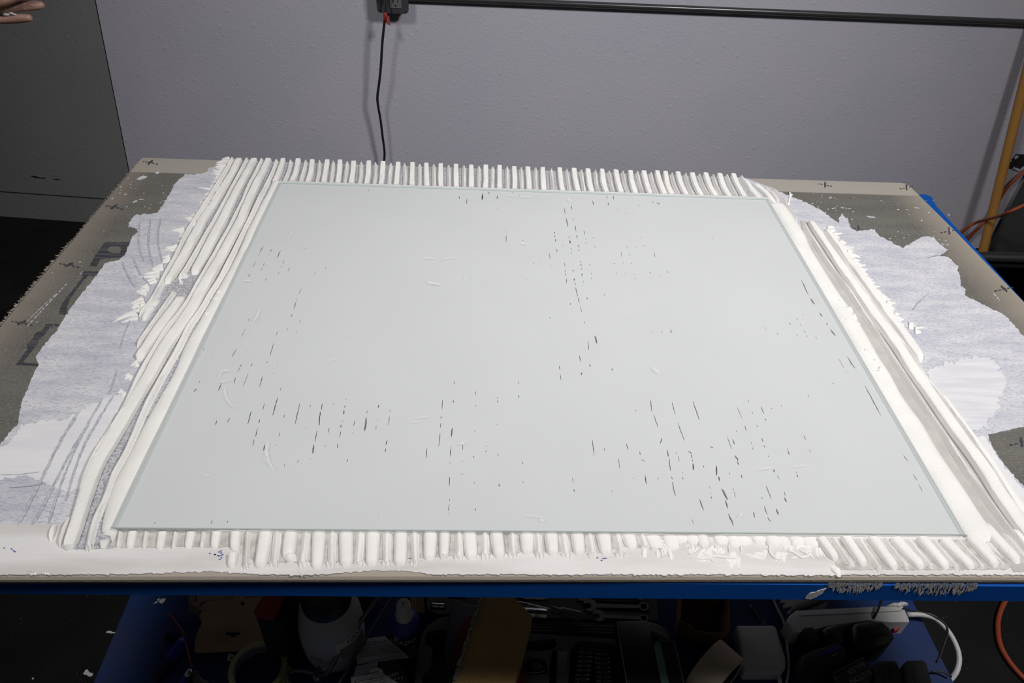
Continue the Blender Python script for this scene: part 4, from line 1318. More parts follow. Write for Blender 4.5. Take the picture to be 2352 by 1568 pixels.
# ------------------------------------------------------------------ mortar pressed under the glass, with the voids it left
ZA, ZB, ZC, ZD, ZE, ZF = (400, 400, 3.136), (1100, 400, 3.136), (350, 800, 3.136), (1000, 800, 3.647), (1550, 800, 3.36), (1750, 420, 3.266)
SLITS = {
 ZA: "640 522 620 560 9 615 570 608 586 6 590 625 566 672 5 705 540 695 558 7 684 577 681 582 5 764 550 740 598 8 795 618 780 650 3 775 660 770 672 5 652 640 642 656 6 635 672 624 697 4 542 718 534 735 8 832 675 820 697 7 758 702 746 724 5 663 748 656 766 4 1017 708 1012 718 6 1093 668 1090 678 4 915 825 896 860 3 886 895 880 910 4 878 922 862 972 6 850 1008 842 1028 7 910 1048 903 1070 5 884 1128 879 1137 5 745 1130 733 1162 3 817 1110 812 1128 3 541 1042 531 1054 7 372 1083 369 1089 5 511 1114 484 1168 4 541 1140 539 1144 6 716 1216 690 1310 6 217 1248 210 1270 6 190 1302 186 1310 6 274 1302 272 1305 4 450 1256 415 1318 6 519 1276 516 1284 5 672 1350 668 1358 8 663 1362 657 1405 8 560 1365 552 1380 10 482 1370 476 1382 8 472 1390 462 1420 5 440 1462 428 1506 6 535 1432 496 1525 5 636 1455 614 1530 7 187 1488 182 1500 6 340 1506 320 1558 10 770 1535 764 1558 5 162 1545 145 1565 12 1401 115 1402 120 6 1726 200 1726 206 6 1381 220 1382 225 5 940 531 941 536 5 604 735 605 739 4 2053 160 2052 174 9 1242 1170 1243 1174 5 717 1430 718 1435 6 2275 343 2275 347 5 1950 879 1950 884 5 2082 745 2083 750 5 2145 746 2145 751 6 2220 140 2220 184 10 2108 178 2107 212 6 2330 155 2328 175 8 742 1359 743 1363 5",
 ZB: "72 128 70 140 10 134 155 131 172 8 818 192 828 222 8 930 205 936 220 8 920 155 926 172 6 968 158 970 180 8 1245 198 1256 203 8 1283 203 1302 212 12 1150 222 1155 228 6 664 227 670 254 7 614 242 622 286 6 624 290 626 305 4 626 316 638 376 8 692 370 702 408 6 680 318 682 330 4 757 405 765 432 6 546 415 547 428 8 547 442 550 452 7 550 468 552 482 8 649 448 650 456 8 652 476 656 496 12 660 535 662 542 9 665 563 666 571 7 706 440 708 458 9 709 466 716 492 7 714 510 718 524 10 721 544 723 553 8 725 562 726 570 6 768 465 770 471 5 771 490 774 498 7 821 455 826 462 6 836 522 837 527 5 604 510 605 516 5 561 540 562 560 5 616 636 620 664 4 619 692 621 701 7 620 712 624 728 5 630 750 632 784 4 506 570 512 608 5 518 656 519 663 5 732 626 734 633 9 735 648 736 659 10 740 676 742 685 8 742 715 746 730 10 796 645 798 652 7 797 661 800 668 7 808 712 810 720 4 812 747 815 754 8 680 688 678 698 8 687 750 690 764 10 693 780 697 800 5 697 815 712 880 6 714 890 726 925 6 730 950 742 990 4 753 768 757 780 5 778 888 783 900 8 659 927 661 940 6 757 1058 759 1074 5 391 638 392 643 6 448 616 449 620 4 974 640 978 646 8 990 711 992 717 6 1067 518 1070 525 7 1082 577 1086 584 6 1097 642 1100 648 7 1123 748 1124 755 7 1114 718 1117 722 6 1052 714 1055 718 5 1040 642 1042 646 5 1024 560 1030 592 4 1132 523 1133 528 5 1168 455 1171 460 6 1184 508 1187 518 5 1250 530 1253 534 4 1262 563 1270 596 4 1233 700 1238 712 7 1304 726 1307 730 5 1355 695 1359 711 6 998 254 1000 259 6 1110 262 1112 266 5 1062 281 1066 286 4 1680 463 1683 468 6 902 865 905 873 6 1030 876 1034 881 5 1086 1045 1088 1050 5 509 1027 511 1037 6 837 1165 852 1215 14 786 1205 791 1264 6 725 1305 729 1348 6 801 1370 803 1383 12 738 1428 741 1445 10 958 1398 962 1413 9 1378 1120 1388 1145 7 1317 1130 1320 1145 4 1251 1136 1254 1141 5 579 1378 583 1408 3 586 1440 593 1480 3 2060 1100 2067 1113 5 2147 1142 2153 1155 6 2102 1062 2105 1066 5 2236 1068 2245 1082 8 2287 1035 2297 1050 5 2310 1076 2322 1090 4 2290 1155 2295 1166 7 2332 1008 2337 1014 5 286 1495 286 1505 6 337 752 338 757 6 197 412 197 418 4 197 440 197 488 3 318 472 319 478 6 243 130 246 134 6 291 152 294 156 6 133 244 135 247 6 409 244 411 247 5",
 ZC: "808 397 797 440 6 712 450 685 545 8 463 517 452 550 7 557 498 538 530 7 773 512 768 535 9 903 354 870 480 8 870 480 820 660 8 924 280 918 303 4 757 575 740 632 7 733 655 724 700 6 808 697 798 728 14 1061 397 1025 540 7 1025 540 988 697 9 1139 405 1136 422 5 952 478 948 497 7 918 606 912 632 4 893 694 891 699 6 1222 397 1215 440 6 1210 455 1195 555 9 1185 590 1170 670 6 1162 695 1152 752 12 1306 397 1305 402 7 1396 362 1395 368 6 1386 410 1384 425 7 1380 445 1374 472 9 1369 520 1368 526 5 1362 550 1357 568 9 1358 595 1346 640 6 1337 685 1333 715 7 1273 573 1267 606 6 1247 698 1243 710 5 1456 520 1448 558 5 1440 604 1437 610 5 1538 500 1526 590 14 1526 590 1508 722 9 1548 445 1543 470 4 1630 407 1628 425 8 1622 510 1621 516 6 1612 555 1611 588 4 1713 440 1708 452 6 1706 488 1699 550 5 1690 660 1681 692 8 1680 720 1675 745 7 1050 800 1043 822 5 955 828 950 850 5 1408 795 1400 817 6 1138 792 1137 797 5 1979 720 1972 790 6 432 1237 425 1262 9 543 1242 543 1253 8 18 1252 14 1260 8 1628 1190 1629 1194 5 1101 566 1102 570 6",
 ZD: "62 430 55 510 4 49 565 47 588 6 46 625 41 665 4 40 710 31 815 6 158 272 157 300 4 152 436 152 450 13 153 460 140 638 7 140 668 132 738 12 131 820 124 907 5 121 954 121 961 8 117 1076 117 1150 7 119 1262 118 1278 5 117 1305 112 1358 7 114 1379 114 1385 8 114 1395 105 1480 9 337 360 340 386 8 338 475 338 485 6 329 684 329 692 8 521 408 520 420 5 521 432 523 455 4 519 632 517 640 6 700 392 699 412 8 697 284 698 290 5 228 805 230 850 6 224 938 223 948 7 223 1046 222 1056 8 428 814 426 821 8 424 855 423 866 7 525 878 526 900 5 322 900 321 914 7 532 1135 533 1155 9 733 950 731 970 6 734 1115 737 1127 6 325 1118 326 1129 5 333 1338 332 1356 8 1316 768 1330 890 7 1330 890 1350 1052 9 1415 835 1416 856 7 1148 1082 1155 1125 4 1157 1178 1164 1200 9 1602 798 1613 848 8 1537 925 1545 1005 5 1714 865 1716 888 9 1725 930 1757 945 8 1757 945 1772 1050 8 1757 1062 1767 1135 9 1801 432 1814 525 8 1829 557 1862 660 8 1862 660 1895 750 8 1895 750 1882 795 8 1982 450 2010 556 7 2032 622 2086 772 8 1660 1082 1661 1093 5 1866 1078 1866 1097 6 1942 848 1952 905 9 1958 920 1972 1025 8 1978 1073 1985 1094 9 1987 1120 2014 1235 9 2018 871 2022 881 8 2032 900 2044 942 6 2065 1035 2070 1046 7 2073 1078 2075 1095 7 1675 514 1677 524 9 1478 1189 1479 1198 5",
 ZE: "142 408 190 550 8 190 550 250 705 9 272 758 295 765 8 295 765 320 905 22 322 908 332 975 14 338 990 345 1020 14 348 1035 362 1086 16 362 1086 395 1168 18 393 1172 407 1232 13 408 1244 415 1268 14 415 1278 450 1368 14 105 793 130 812 10 125 818 133 845 10 136 859 138 869 8 143 890 148 935 14 480 450 520 545 4 568 400 568 412 7 595 485 602 503 6 667 447 686 505 8 697 543 703 555 10 628 590 637 606 7 540 597 550 633 8 470 632 478 648 7 408 685 440 775 7 440 775 452 803 7 443 703 457 740 12 465 828 485 866 14 480 872 492 897 12 512 975 520 998 10 419 958 424 974 8 670 690 680 720 8 688 750 697 761 11 718 826 724 837 7 866 766 869 775 6 872 788 884 818 10 995 672 1010 702 8 1037 780 1048 800 6 587 720 594 738 4 600 762 606 780 4 222 905 224 917 10 52 950 57 965 7 61 993 65 1008 8 265 1065 272 1085 4 276 1112 282 1122 5 280 1142 285 1157 8 192 1165 220 1248 10 218 1252 262 1335 9 133 1318 145 1352 6 453 1080 456 1091 9 458 1102 470 1148 4 765 935 772 952 12 790 978 805 1008 7 805 1012 832 1098 10 845 1105 850 1135 8 850 1150 865 1182 13 707 1062 742 1158 9 742 1162 780 1220 9 785 1240 797 1280 13 668 1150 675 1159 8 692 1218 715 1280 10 715 1303 740 1335 9 610 1262 616 1302 12 935 950 940 960 6 943 970 952 992 10 1218 265 1224 275 7 1320 175 1325 185 5 1328 190 1335 204 6 1265 80 1305 150 3 1465 288 1590 513 9 1592 517 1632 592 6 1763 825 1797 866 7 1840 972 1870 1020 7 1882 1048 1910 1102 6 748 457 750 467 6 822 439 824 446 6 1025 350 1032 375 4",
 ZF: "295 730 352 835 8 365 868 398 905 12 432 975 452 1002 10 482 1050 494 1065 9 512 1098 546 1148 11 549 1152 640 1300 8 641 1304 700 1388 9 702 1392 765 1520 10 575 1320 612 1390 3 628 1412 648 1442 5 305 985 310 993 5 258 1012 268 1028 5 205 1045 215 1060 7 282 1055 295 1070 4 312 1105 330 1125 5 258 1135 265 1148 6 110 1122 118 1136 5 335 1142 342 1155 4 402 1150 412 1168 4 20 1080 32 1096 4",
}
ZM = .0082
holes = []
seen = []
for (ox, oy, s_), txt in SLITS.items():
    q = list(map(float, txt.split()))
    for i in range(0, len(q), 5):
        x0, y0, x1, y1, w = q[i:i + 5]
        a, b = np.array([ox + x0 / s_, oy + y0 / s_]), np.array([ox + x1 / s_, oy + y1 / s_])
        w = max(1.5, w / s_ * 1.0)
        L_ = np.linalg.norm(b - a)
        if L_ < 1e-3:
            continue
        c = (a + b) / 2
        if any(np.linalg.norm(c - c2) < 7 and abs(L_ - l2) < .5 * max(L_, l2) for c2, l2 in seen):
            continue
        seen.append((c, L_))
        d = (b - a) / L_
        nn = np.array([-d[1], d[0]])
        k = max(2, int(L_ / 4))
        rs = random.Random(int(c[0] * 7 + c[1]))
        up, dn = [], []
        mid = 0
        for j in range(k + 1):
            u = j / k
            mid += rs.gauss(0, w * .12)
            e = .35 + .65 * math.sin(math.pi * min(.98, max(.02, u))) ** .5
            up.append(a + d * L_ * u + nn * (mid + w * .5 * e * rs.uniform(.6, 1.15)))
            dn.append(a + d * L_ * u + nn * (mid - w * .5 * e * rs.uniform(.6, 1.15)))
        holes.append([a - d * w * .4] + up + [b + nn * mid + d * w * .4] + dn[::-1])
# keep holes that do not touch each other or the rim
def bbox(h):
    h = np.array(h)
    return h[:, 0].min() - .6, h[:, 1].min() - .6, h[:, 0].max() + .6, h[:, 1].max() + .6
def segd(h, g_):
    h, g_ = np.array(h), np.array(g_)
    return np.sqrt(((h[:, None, :] - g_[None, :, :]) ** 2).sum(-1)).min()
good = []
for h in holes:
    bb = bbox(h)
    ok = True
    for g_, gb in good:
        if bb[0] < gb[2] and gb[0] < bb[2] and bb[1] < gb[3] and gb[1] < bb[3] and segd(h, g_) < 1.2:
            ok = False
            break
    if ok:
        good.append((h, bb))
fo = [(640.5, 415), (1764.5, 453), (2221, 1227.5), (254, 1211.5)]
mb = MB()
sheet(mb, [B(x, y, ZM) for x, y in fo], [[B(x, y, ZM) for x, y in h] for h, _ in good], .0006, ZM)
mb.build('pressed_field', M['field'], t_mort)
mb = MB()
sheet(mb, [B(x, y, .0067) for x, y in inner], [], .006, .0067)
mb.build('void_floor', M['void'], t_mort)

# ------------------------------------------------------------------ glass sheet
ga, gb_ = [B(x, y, .0125) for x, y in GL], None
top4 = [p for p in ga]
bot4 = [np.array([p[0], p[1], .0086]) for p in ga]
t_glass = thing('glass_sheet', 'large clear glass sheet pressed into the white mortar', 'glass', (-.02, .43, .0086))
mb = MB()
mb.add(top4 + bot4, [(0, 3, 2, 1)], 0)
for i in range(4):
    j = (i + 1) % 4
    mb.add([top4[i], top4[j], bot4[j], bot4[i]], [(0, 1, 2, 3)], 1)
# seamed (slightly ground) arris along the border
cen = sum(ga) / 4
mb.build('pane', [M['glass'], M['glass_edge']], t_glass)
edge = MB()
ins = [p + (cen - p) / np.linalg.norm(cen - p) * .0016 + [0, 0, .0001] for p in ga]
outp = [p + [0, 0, -.0008] for p in ga]
for i in range(4):
    j = (i + 1) % 4
    edge.add([outp[i], outp[j], ins[j], ins[i]], [(0, 1, 2, 3)])
edge.build('ground_edge', M['glass_arris'], t_glass)
# finger smears of mortar left on the glass
def smear(px, w, seed):
    pts = [np.array(p) for p in catmull([np.array(p, float) for p in px], 4)]
    n1, n2 = noise1(seed, len(pts), 1.3), noise1(seed + 5, len(pts), 1.3)
    A_, Bq = [], []
    for i, p in enumerate(pts):
        d = pts[min(i + 1, len(pts) - 1)] - pts[max(i - 1, 0)]
        d /= np.linalg.norm(d) + 1e-9
        nn = np.array([-d[1], d[0]])
        e = math.sin(math.pi * (i + .6) / (len(pts) + .2)) ** .6
        A_.append(p + nn * w * .5 * e * (1 + .6 * n1[i]))
        Bq.append(p - nn * w * .5 * e * (1 + .6 * n2[i]))
    z = .01262
    mb = MB()
    sheet(mb, [B(x, y, z) for x, y in A_ + Bq[::-1]], [], .01255, z)
    mb.build('smear', M['smear'], t_glass)
for i, (px, w) in enumerate((([(983, 645), (990, 650), (1012, 653)], 6), ([(976, 592), (998, 593)], 3), ([(1020, 594), (1048, 590)], 2.5), ([(678, 523), (672, 530), (660, 548)], 2.5), ([(560, 645), (570, 643), (575, 648)], 6),
                          ([(596, 708), (590, 725), (582, 735)], 5), ([(500, 865), (510, 852), (528, 850)], 5), ([(505, 878), (530, 870)], 4), ([(515, 885), (518, 905), (530, 925), (548, 937)], 5), ([(616, 1012), (612, 1035), (618, 1060), (632, 1078)], 7),
                          ([(605, 1045), (612, 1062)], 4), ([(755, 828), (775, 820)], 3), ([(955, 960), (985, 955)], 2.5), ([(945, 968), (965, 966)], 2), ([(1056, 1020), (1068, 1014)], 5), ([(1745, 1078), (1776, 1072)], 3.5), ([(1820, 1072), (1850, 1067)], 2.5),
                          ([(1500, 842), (1510, 852), (1518, 858)], 6), ([(1304, 455), (1312, 462)], 4), ([(1196, 558), (1212, 560)], 3.5), ([(1190, 450), (1220, 452)], 2), ([(1165, 447), (1185, 450)], 2), ([(1205, 1182), (1240, 1186), (1250, 1192)], 2.5), ([(1243, 1190), (1250, 1196)], 6),
                          ([(1698, 1185), (1706, 1178)], 4), ([(470, 1090), (480, 1092)], 3))):
    smear(px, w * .8, i)

# ------------------------------------------------------------------ things on the shelf
def SP(px, h):
    return [S(x, y, h) for x, y in px]


def slab(name, px, h0, h1, mat, parent, bev=0.0, seed=None, amp=0, step=6):
    """upright prism whose TOP outline is the given image outline at height h1"""
    px = jag(px, step, amp, seed) if amp else px
    ring = [(p[0], p[1]) for p in SP(px, h1)]
    mb = MB()
    if bev:
        mb.prism(ring, SHELF + h0, SHELF + h1, 0, bev)
    else:
        v, f, border = cdt(ring, [])
        n = len(v)
        mb.add([(x, y, SHELF + h1) for x, y in v] + [(x, y, SHELF + h0) for x, y in v],
               list(f) + [tuple(i + n for i in fc[::-1]) for fc in f] + [(q, p_, p_ + n, q + n) for p_, q in [(b, a) for a, b in border]][::1])
    o = mb.build(name, mat, parent)
    return sharp_smooth(o, 40) if bev else o


def st(name, label, cat, px, py, group=None):
    p = S(px, py)
    return thing(name, label, cat, p, group)


def text(name, s, size, origin, xd, yd, mat, parent, bend=None, shear=0.0):
    """flat lettering as a mesh lying in the plane (xd, yd), its left baseline end at origin"""
    cu = bpy.data.curves.new(name, 'FONT')
    cu.body = s
    cu.size = size
    cu.shear = shear
    cu.resolution_u = 2
    tmp = bpy.data.objects.new(name, cu)
    COL.objects.link(tmp)
    dg = bpy.context.evaluated_depsgraph_get()
    me0 = tmp.evaluated_get(dg).to_mesh()
    vs = [np.array(v.co) for v in me0.vertices]
    fs = [tuple(p.vertices) for p in me0.polygons]
    tmp.evaluated_get(dg).to_mesh_clear()
    bpy.data.objects.remove(tmp)
    bpy.data.curves.remove(cu)
    xd, yd = np.asarray(xd, float), np.asarray(yd, float)
    xd = xd / np.linalg.norm(xd)
    yd = yd / np.linalg.norm(yd)
    out = [bend(v[0], v[1]) if bend else np.asarray(origin) + xd * v[0] + yd * v[1] for v in vs]
    return MB().add(out, fs).build(name, mat, parent)


def bars(name, origin, xd, yd, rows, mat, parent, th):
    """lines of print too small to read: (x0, x1, y) rows"""
    xd, yd = np.asarray(xd, float), np.asarray(yd, float)
    xd /= np.linalg.norm(xd)
    yd /= np.linalg.norm(yd)
    mb = MB()
    rs = random.Random(4)
    for x0, x1, y in rows:
        x = x0
        while x < x1:
            w = min(rs.uniform(.002, .006), x1 - x)
            q = [np.asarray(origin) + xd * a_ + yd * b_ for a_, b_ in ((x, y), (x + w, y), (x + w, y + th), (x, y + th))]
            mb.add(q, [(0, 1, 2, 3)])
            x += w + .0009
    o = mb.build(name, mat, parent)
    o['kind'] = 'stuff'
    return o


UP = np.array([0, 0, 1.0])
Z7 = lambda ox, oy, pts: [(ox + x / 7.19, oy + y / 7.19) for x, y in pts]

# mortar flakes on shelf and floor
def flake(lab, polys, z, group='mortar flakes'):
    mb = MB()
    for px in polys:
        ring = [onz(x, y, z + .002) for x, y in px]
        sheet(mb, ring, [], z + .0002, z + .002, bottom=True)
    o = mb.build('mortar_flake', M['mortar'])
    tag(o, lab, 'flake', group)
flake('broken white mortar flake on the blue shelf beside the table edge', [Z7(300, 1350, q) for q in ([(378, 262), (410, 225), (455, 215), (440, 238), (402, 252)], [(435, 190), (490, 160), (472, 195), (447, 208)],
      [(462, 217), (495, 192), (520, 172), (580, 170), (560, 215), (530, 250), (482, 246)])], SHELF)
flake('ragged white mortar flake on the floor near the bottom edge', [jag([(191, 1545), (196, 1538), (201, 1536), (203, 1541), (213, 1546), (212, 1550), (204, 1553), (199, 1549), (193, 1549)], 3, .8, 3)], FLOOR)
flake('smooth white mortar sliver on the floor touching the shelf edge', [[(243, 1452), (247, 1448), (254, 1448), (259, 1451), (266, 1451), (265, 1453), (256, 1454)]], FLOOR)
flake('tiny round mortar crumb on the dark floor at the bottom left', [[(73, 1557), (75, 1555), (78, 1556), (77, 1559), (74, 1560)]], FLOOR)

# bolt
t = st('bolt', 'dark hex bolt lying on the blue shelf', 'bolt', 390, 1466)
p0, p1 = S(383, 1458, .006), S(402, 1472, .004)
d = (p1 - p0) / np.linalg.norm(p1 - p0)
MB().lathe(p0, [(.0065, 0), (.0075, .0008), (.0075, .005), (.004, .0055)], 6, axis=d).build('head', M['wood_dark'], t)
prof = []
L_ = np.linalg.norm(p1 - p0)
for i in range(14):
    prof += [(.0037, .0055 + (L_ - .0055) * i / 14), (.0030, .0055 + (L_ - .0055) * (i + .5) / 14)]
MB().lathe(p0, prof, 12, axis=d).build('shaft', M['wood_dark'], t)

# red straw
c = [S(388, 1408, .006), S(403, 1427, .006), S(418, 1446, .007), S(424, 1468, .009), S(432, 1500, .014), S(441, 1533, .020)]
o = MB().tube([c[0], c[1], c[2], c[3], c[4], c[5]], .0016, 8).build('spray_straw', M['red'], None, True)
tag(o, 'thin bent red spray straw lying on the blue shelf', 'straw')
# chrome lighter and dark rag at the bottom edge
t = st('lighter', 'blue lighter with chrome hood under the red straw', 'lighter', 425, 1560)
slab('body', [(421, 1549), (428, 1553), (411, 1590), (400, 1585)], .001, .014, M['pen'], t, .003)
slab('hood', [(428, 1537), (434, 1532), (441, 1536), (439, 1545), (430, 1554), (421, 1550)], .002, .016, M['chrome'], t, .0025)
rag = jag([(441, 1541), (449, 1533), (455, 1545), (466, 1556), (484, 1566), (492, 1590), (438, 1590)], 4, 1.2, 9)
o = slab('rag', rag, .001, .011, M['darkgrey'], None, .004)
tag(o, 'crumpled dark grey rag at the bottom edge of the shelf', 'rag')

# blue pen
t = st('marker_pen', 'long translucent blue marker pen lying left of the leather pouch', 'pen', 385, 1520)
p0, p1 = S(419, 1469, .009), S(345, 1580, .009)
d = (p1 - p0) / np.linalg.norm(p1 - p0)
L_ = np.linalg.norm(p1 - p0)
sharp_smooth(MB().lathe(p0, [(.003, -.004), (.0065, 0), (.0078, .012), (.0082, L_ * .42)], 16, axis=d).build('cap', M['pen'], t), 50)
sharp_smooth(MB().lathe(p0, [(.0070, L_ * .42), (.0074, L_ * .8), (.0072, L_)], 16, axis=d).build('barrel', M['bottle_dark'], t), 50)
sd_ = np.cross(d, UP)
q0, q1 = p0 + sd_ * -.009 + d * .006, p0 + sd_ * -.0095 + d * L_ * .40
if (q0 - p0)[0] < 0:
    q0, q1 = p0 + sd_ * .009 + d * .006, p0 + sd_ * .0095 + d * L_ * .40
MB().tube([p0 + d * .002, q0, q1], .0022, 8).build('clip', M['pen'], t)

# leather pouch
t = st('leather_pouch', 'tan leather pouch folded open with a rivet and slot', 'pouch', 540, 1440)
lower = Z7(300, 1350, [(1100, 330), (1130, 470), (1175, 560), (1130, 680), (1082, 800), (1056, 930), (1062, 1050), (1130, 1060), (1500, 1045), (1940, 1020), (2100, 960), (2240, 890), (2260, 700), (2240, 400), (2220, 120), (1500, 120)])
slot = Z7(300, 1350, [(1575, 725), (1795, 722), (1810, 745), (1795, 772), (1740, 778), (1712, 815), (1670, 812), (1640, 778), (1575, 770), (1562, 748)])
hole = [(300 + (1850 + 36 * math.cos(q)) / 7.19, 1350 + (255 + 34 * math.sin(q)) / 7.19) for q in np.linspace(0, 2 * math.pi, 13)[:-1]]
mb = MB()
sheet(mb, SP(catmull([np.array(p) for p in lower + [lower[0]]], 4)[:-1], .010), [SP(slot, .010), SP(hole, .010)], SHELF + .006, SHELF + .010, bottom=True)
mb.build('front_panel', M['leather'], t)
upper = Z7(300, 1350, [(1150, -60), (2320, -60), (2310, 80), (2100, 120), (1866, 152), (1850, 70), (1800, 42), (1740, 52), (1700, 100), (1682, 160), (1480, 172), (1280, 200), (1092, 246), (1108, 110)])
mb = MB()
sheet(mb, SP(upper, .052), [], SHELF + .0485, SHELF + .052, bottom=True)
mb.build('flap', M['leather'], t)
# rolled fold joining flap and panel at the left
mb = MB()
a0, a1 = S(*Z7(300, 1350, [(1110, 150)])[0], .030), S(*Z7(300, 1350, [(1112, 330)])[0], .030)
ax = a1 - a0
vs = []
pr = [(math.cos(q), math.sin(q)) for q in np.linspace(math.pi * .5, math.pi * 1.5, 12)]
sidev = np.array([1, 0, 0])
for base in (a0, a1):
    for rr_ in (.0215, .018):
        for cx_, sz in pr:
            vs.append(base + sidev * cx_ * rr_ * .7 + UP * sz * rr_)
fs = []
m = 12
for k in range(m - 1):
    fs += [(k, k + 1, 2 * m + k + 1, 2 * m + k), (m + k + 1, m + k, 3 * m + k, 3 * m + k + 1), (2 * m + k, 2 * m + k + 1, 3 * m + k + 1, 3 * m + k)]
mb.add(vs, fs)
mb.build('fold', M['leather'], t, True)
for x, y, h in ((1145, 385, .024), (2145, 40, .053)):
    px, py = Z7(300, 1350, [(x, y)])[0]
    MB().lathe(S(px, py, h - .004), [(.004, 0), (.004, .004), (.003, .0055), (0, .006)], 12).build('rivet', M['steel'], t)

# black box with red and white cap
t = st('tool_box', 'tall narrow black box with red top beside the white jug', 'box', 640, 1515)
b1, b2 = S(620, 1514), S(668, 1526)
hgt = lift(b1, 1404)
ex = (b2 - b1) * [1, 1, 0]
w = np.linalg.norm(ex)
ex /= w
ey = np.array([-ex[1], ex[0], 0])
def qbox(o, ex, ey, w, d, z0, z1):
    ring = [o, o + ex * w, o + ex * w + ey * d, o + ey * d]
    return [(p[0], p[1]) for p in ring], z0, z1
r_, z0, z1 = qbox(b1, ex, ey, w * .80, .075, SHELF, SHELF + hgt - .014)
sharp_smooth(MB().prism(r_, z0, z1).build('body', M['black_matte'], t))
r_, z0, z1 = qbox(b1 - ex * .001 - ey * .001, ex, ey, w * .80 + .002, .077, SHELF + hgt - .014, SHELF + hgt)
cap = MB().prism(r_, z0, z1).build('top', M['red'], t)
r_, z0, z1 = qbox(b1 + ey * .045 + ex * .003, ex, ey, w * .62, .027, SHELF + hgt, SHELF + hgt + .0008)
MB().prism(r_, z0, z1).build('sticker', M['label'], cap)
r_, z0, z1 = qbox(b1 + ex * (w * .80 + .0006), ex, ey, w * .30, .07, SHELF, SHELF + hgt * .93)
MB().prism(r_, z0, z1).build('side_rail', M['black'], t)

# white pump sprayer jug
jb = S(772, 1486)
t = thing('sprayer_jug', 'rounded white plastic jug with black cap and printed label', 'jug', jb, None)
JP = [(.040, 0), (.046, .004), (.0495, .02), (.052, .05), (.0525, .075), (.050, .105), (.0455, .128), (.040, .142), (.037, .147)]
sharp_smooth(MB().lathe(jb, JP, 40).build('body', M['jug'], t), 50)
CP = [(.0385, .143), (.0390, .150), (.037, .166), (.032, .182), (.022, .194), (.012, .199), (0, .200)]
cp_ = MB().lathe(jb, CP, 36).build('cap', M['black'], t)
sharp_smooth(cp_, 50)
def jr(z):
    for (r0, z0), (r1, z1) in zip(JP, JP[1:]):
        if z0 <= z <= z1:
            return r0 + (r1 - r0) * (z - z0) / (z1 - z0)
    return .05
def jpt(ang, z, e=.0004):
    r0 = jr(z) + e
    return jb + np.array([math.cos(ang) * r0, math.sin(ang) * r0, z])
mb = MB()
na, nz_ = 12, 8
vs, fs = [], []
A0, A1, ZL0, ZL1 = math.radians(-72), math.radians(-5), .045, .098
for i in range(na + 1):
    for k in range(nz_ + 1):
        vs.append(jpt(A0 + (A1 - A0) * i / na, ZL0 + (ZL1 - ZL0) * k / nz_, .0005))
for i in range(na):
    for k in range(nz_):
        a_ = i * (nz_ + 1) + k
        fs.append((a_, a_ + nz_ + 1, a_ + nz_ + 2, a_ + 1))
lb = mb.add(vs, fs).build('label', M['label'], t, True)
text('lettering', 'HANDY', .0125, jb, (1, 0, 0), (0, 0, 1), M['print'], lb, bend=lambda x, y: jpt(A0 + .36 + x / .052, ZL1 - .012 + y, .001))
mb = MB()
for r_i in range(9):
    z0 = ZL1 - .0185 - r_i * .0036
    for i in range(16):
        aa, ab = A0 + .10 + (A1 - A0 - .2) * i / 16, A0 + .10 + (A1 - A0 - .2) * (i + .92) / 16
        mb.add([jpt(aa, z0, .001), jpt(ab, z0, .001), jpt(ab, z0 + .0016, .001), jpt(aa, z0 + .0016, .001)], [(0, 1, 2, 3)])
mb.build('fine_print', M['print'], lb)['kind'] = 'stuff'
text('lettering', 'H.D.', .011, jb, (1, 0, 0), (0, 0, 1), M['print'], t, bend=lambda x, y: jpt(math.radians(-122) + x / .05, .052 + y, .001))

# roll of tape
rc = S(597, 1548)
t = thing('tape_roll', 'olive roll of tape lying flat with printed paper core', 'tape', rc)
RO, RI, RH = .046, .0395, .022
MB().lathe(rc, [(RI, 0), (RO, 0), (RO, RH), (RI, RH)], 44, ring=True).build('tape', M['tapeyellow'], t, False)
MB().lathe(rc, [(RI - .0004, RH), (RI - .0018, RH), (RI - .0018, 0), (RI - .0004, 0)], 44, ring=True).build('core', M['paper_grey'], t, False)
mb = MB()
for z0 in (.005, .010, .015):
    for i in range(26):
        aa = 2 * math.pi * (i + .1) / 26 / 2 + 0
        ab = aa + .085
        q = [rc + np.array([math.cos(k) * (RI - .0021), math.sin(k) * (RI - .0021), z]) for k, z in ((aa, z0), (ab, z0), (ab, z0 + .0016), (aa, z0 + .0016))]
        mb.add(q, [(0, 1, 2, 3)])
mb.build('core_print', M['print'], t)['kind'] = 'stuff'
o = slab('price_tag', [(524, 1501), (531, 1500), (556, 1515), (551, 1526), (522, 1515)], .0003, .0012, M['label'], None)
tag(o, 'small barcode sticker lying beside the tape roll', 'sticker')
o2 = MB()
for i in range(7):
    x = 530 + i * 3
    ring = SP([(x, 1506 + i * 1.5), (x + 1.3, 1506.6 + i * 1.5), (x - 1.5, 1514.5 + i * 1.1), (x - 2.8, 1514 + i * 1.1)], .0016)
    o2.add(ring, [(0, 1, 2, 3)])
OFF[o.name] = np.array(o.location)
o2.build('barcode', M['print'], o)['kind'] = 'stuff'
o = slab('cloth_scrap', jag([(653, 1528), (662, 1524), (668, 1532), (664, 1546), (655, 1560), (650, 1580), (632, 1590), (640, 1560)], 4, .8, 7), .0005, .008, M['print_yellow'], None, .002)
tag(o, 'dull yellow green scrap between tape roll and wire rod', 'scrap')

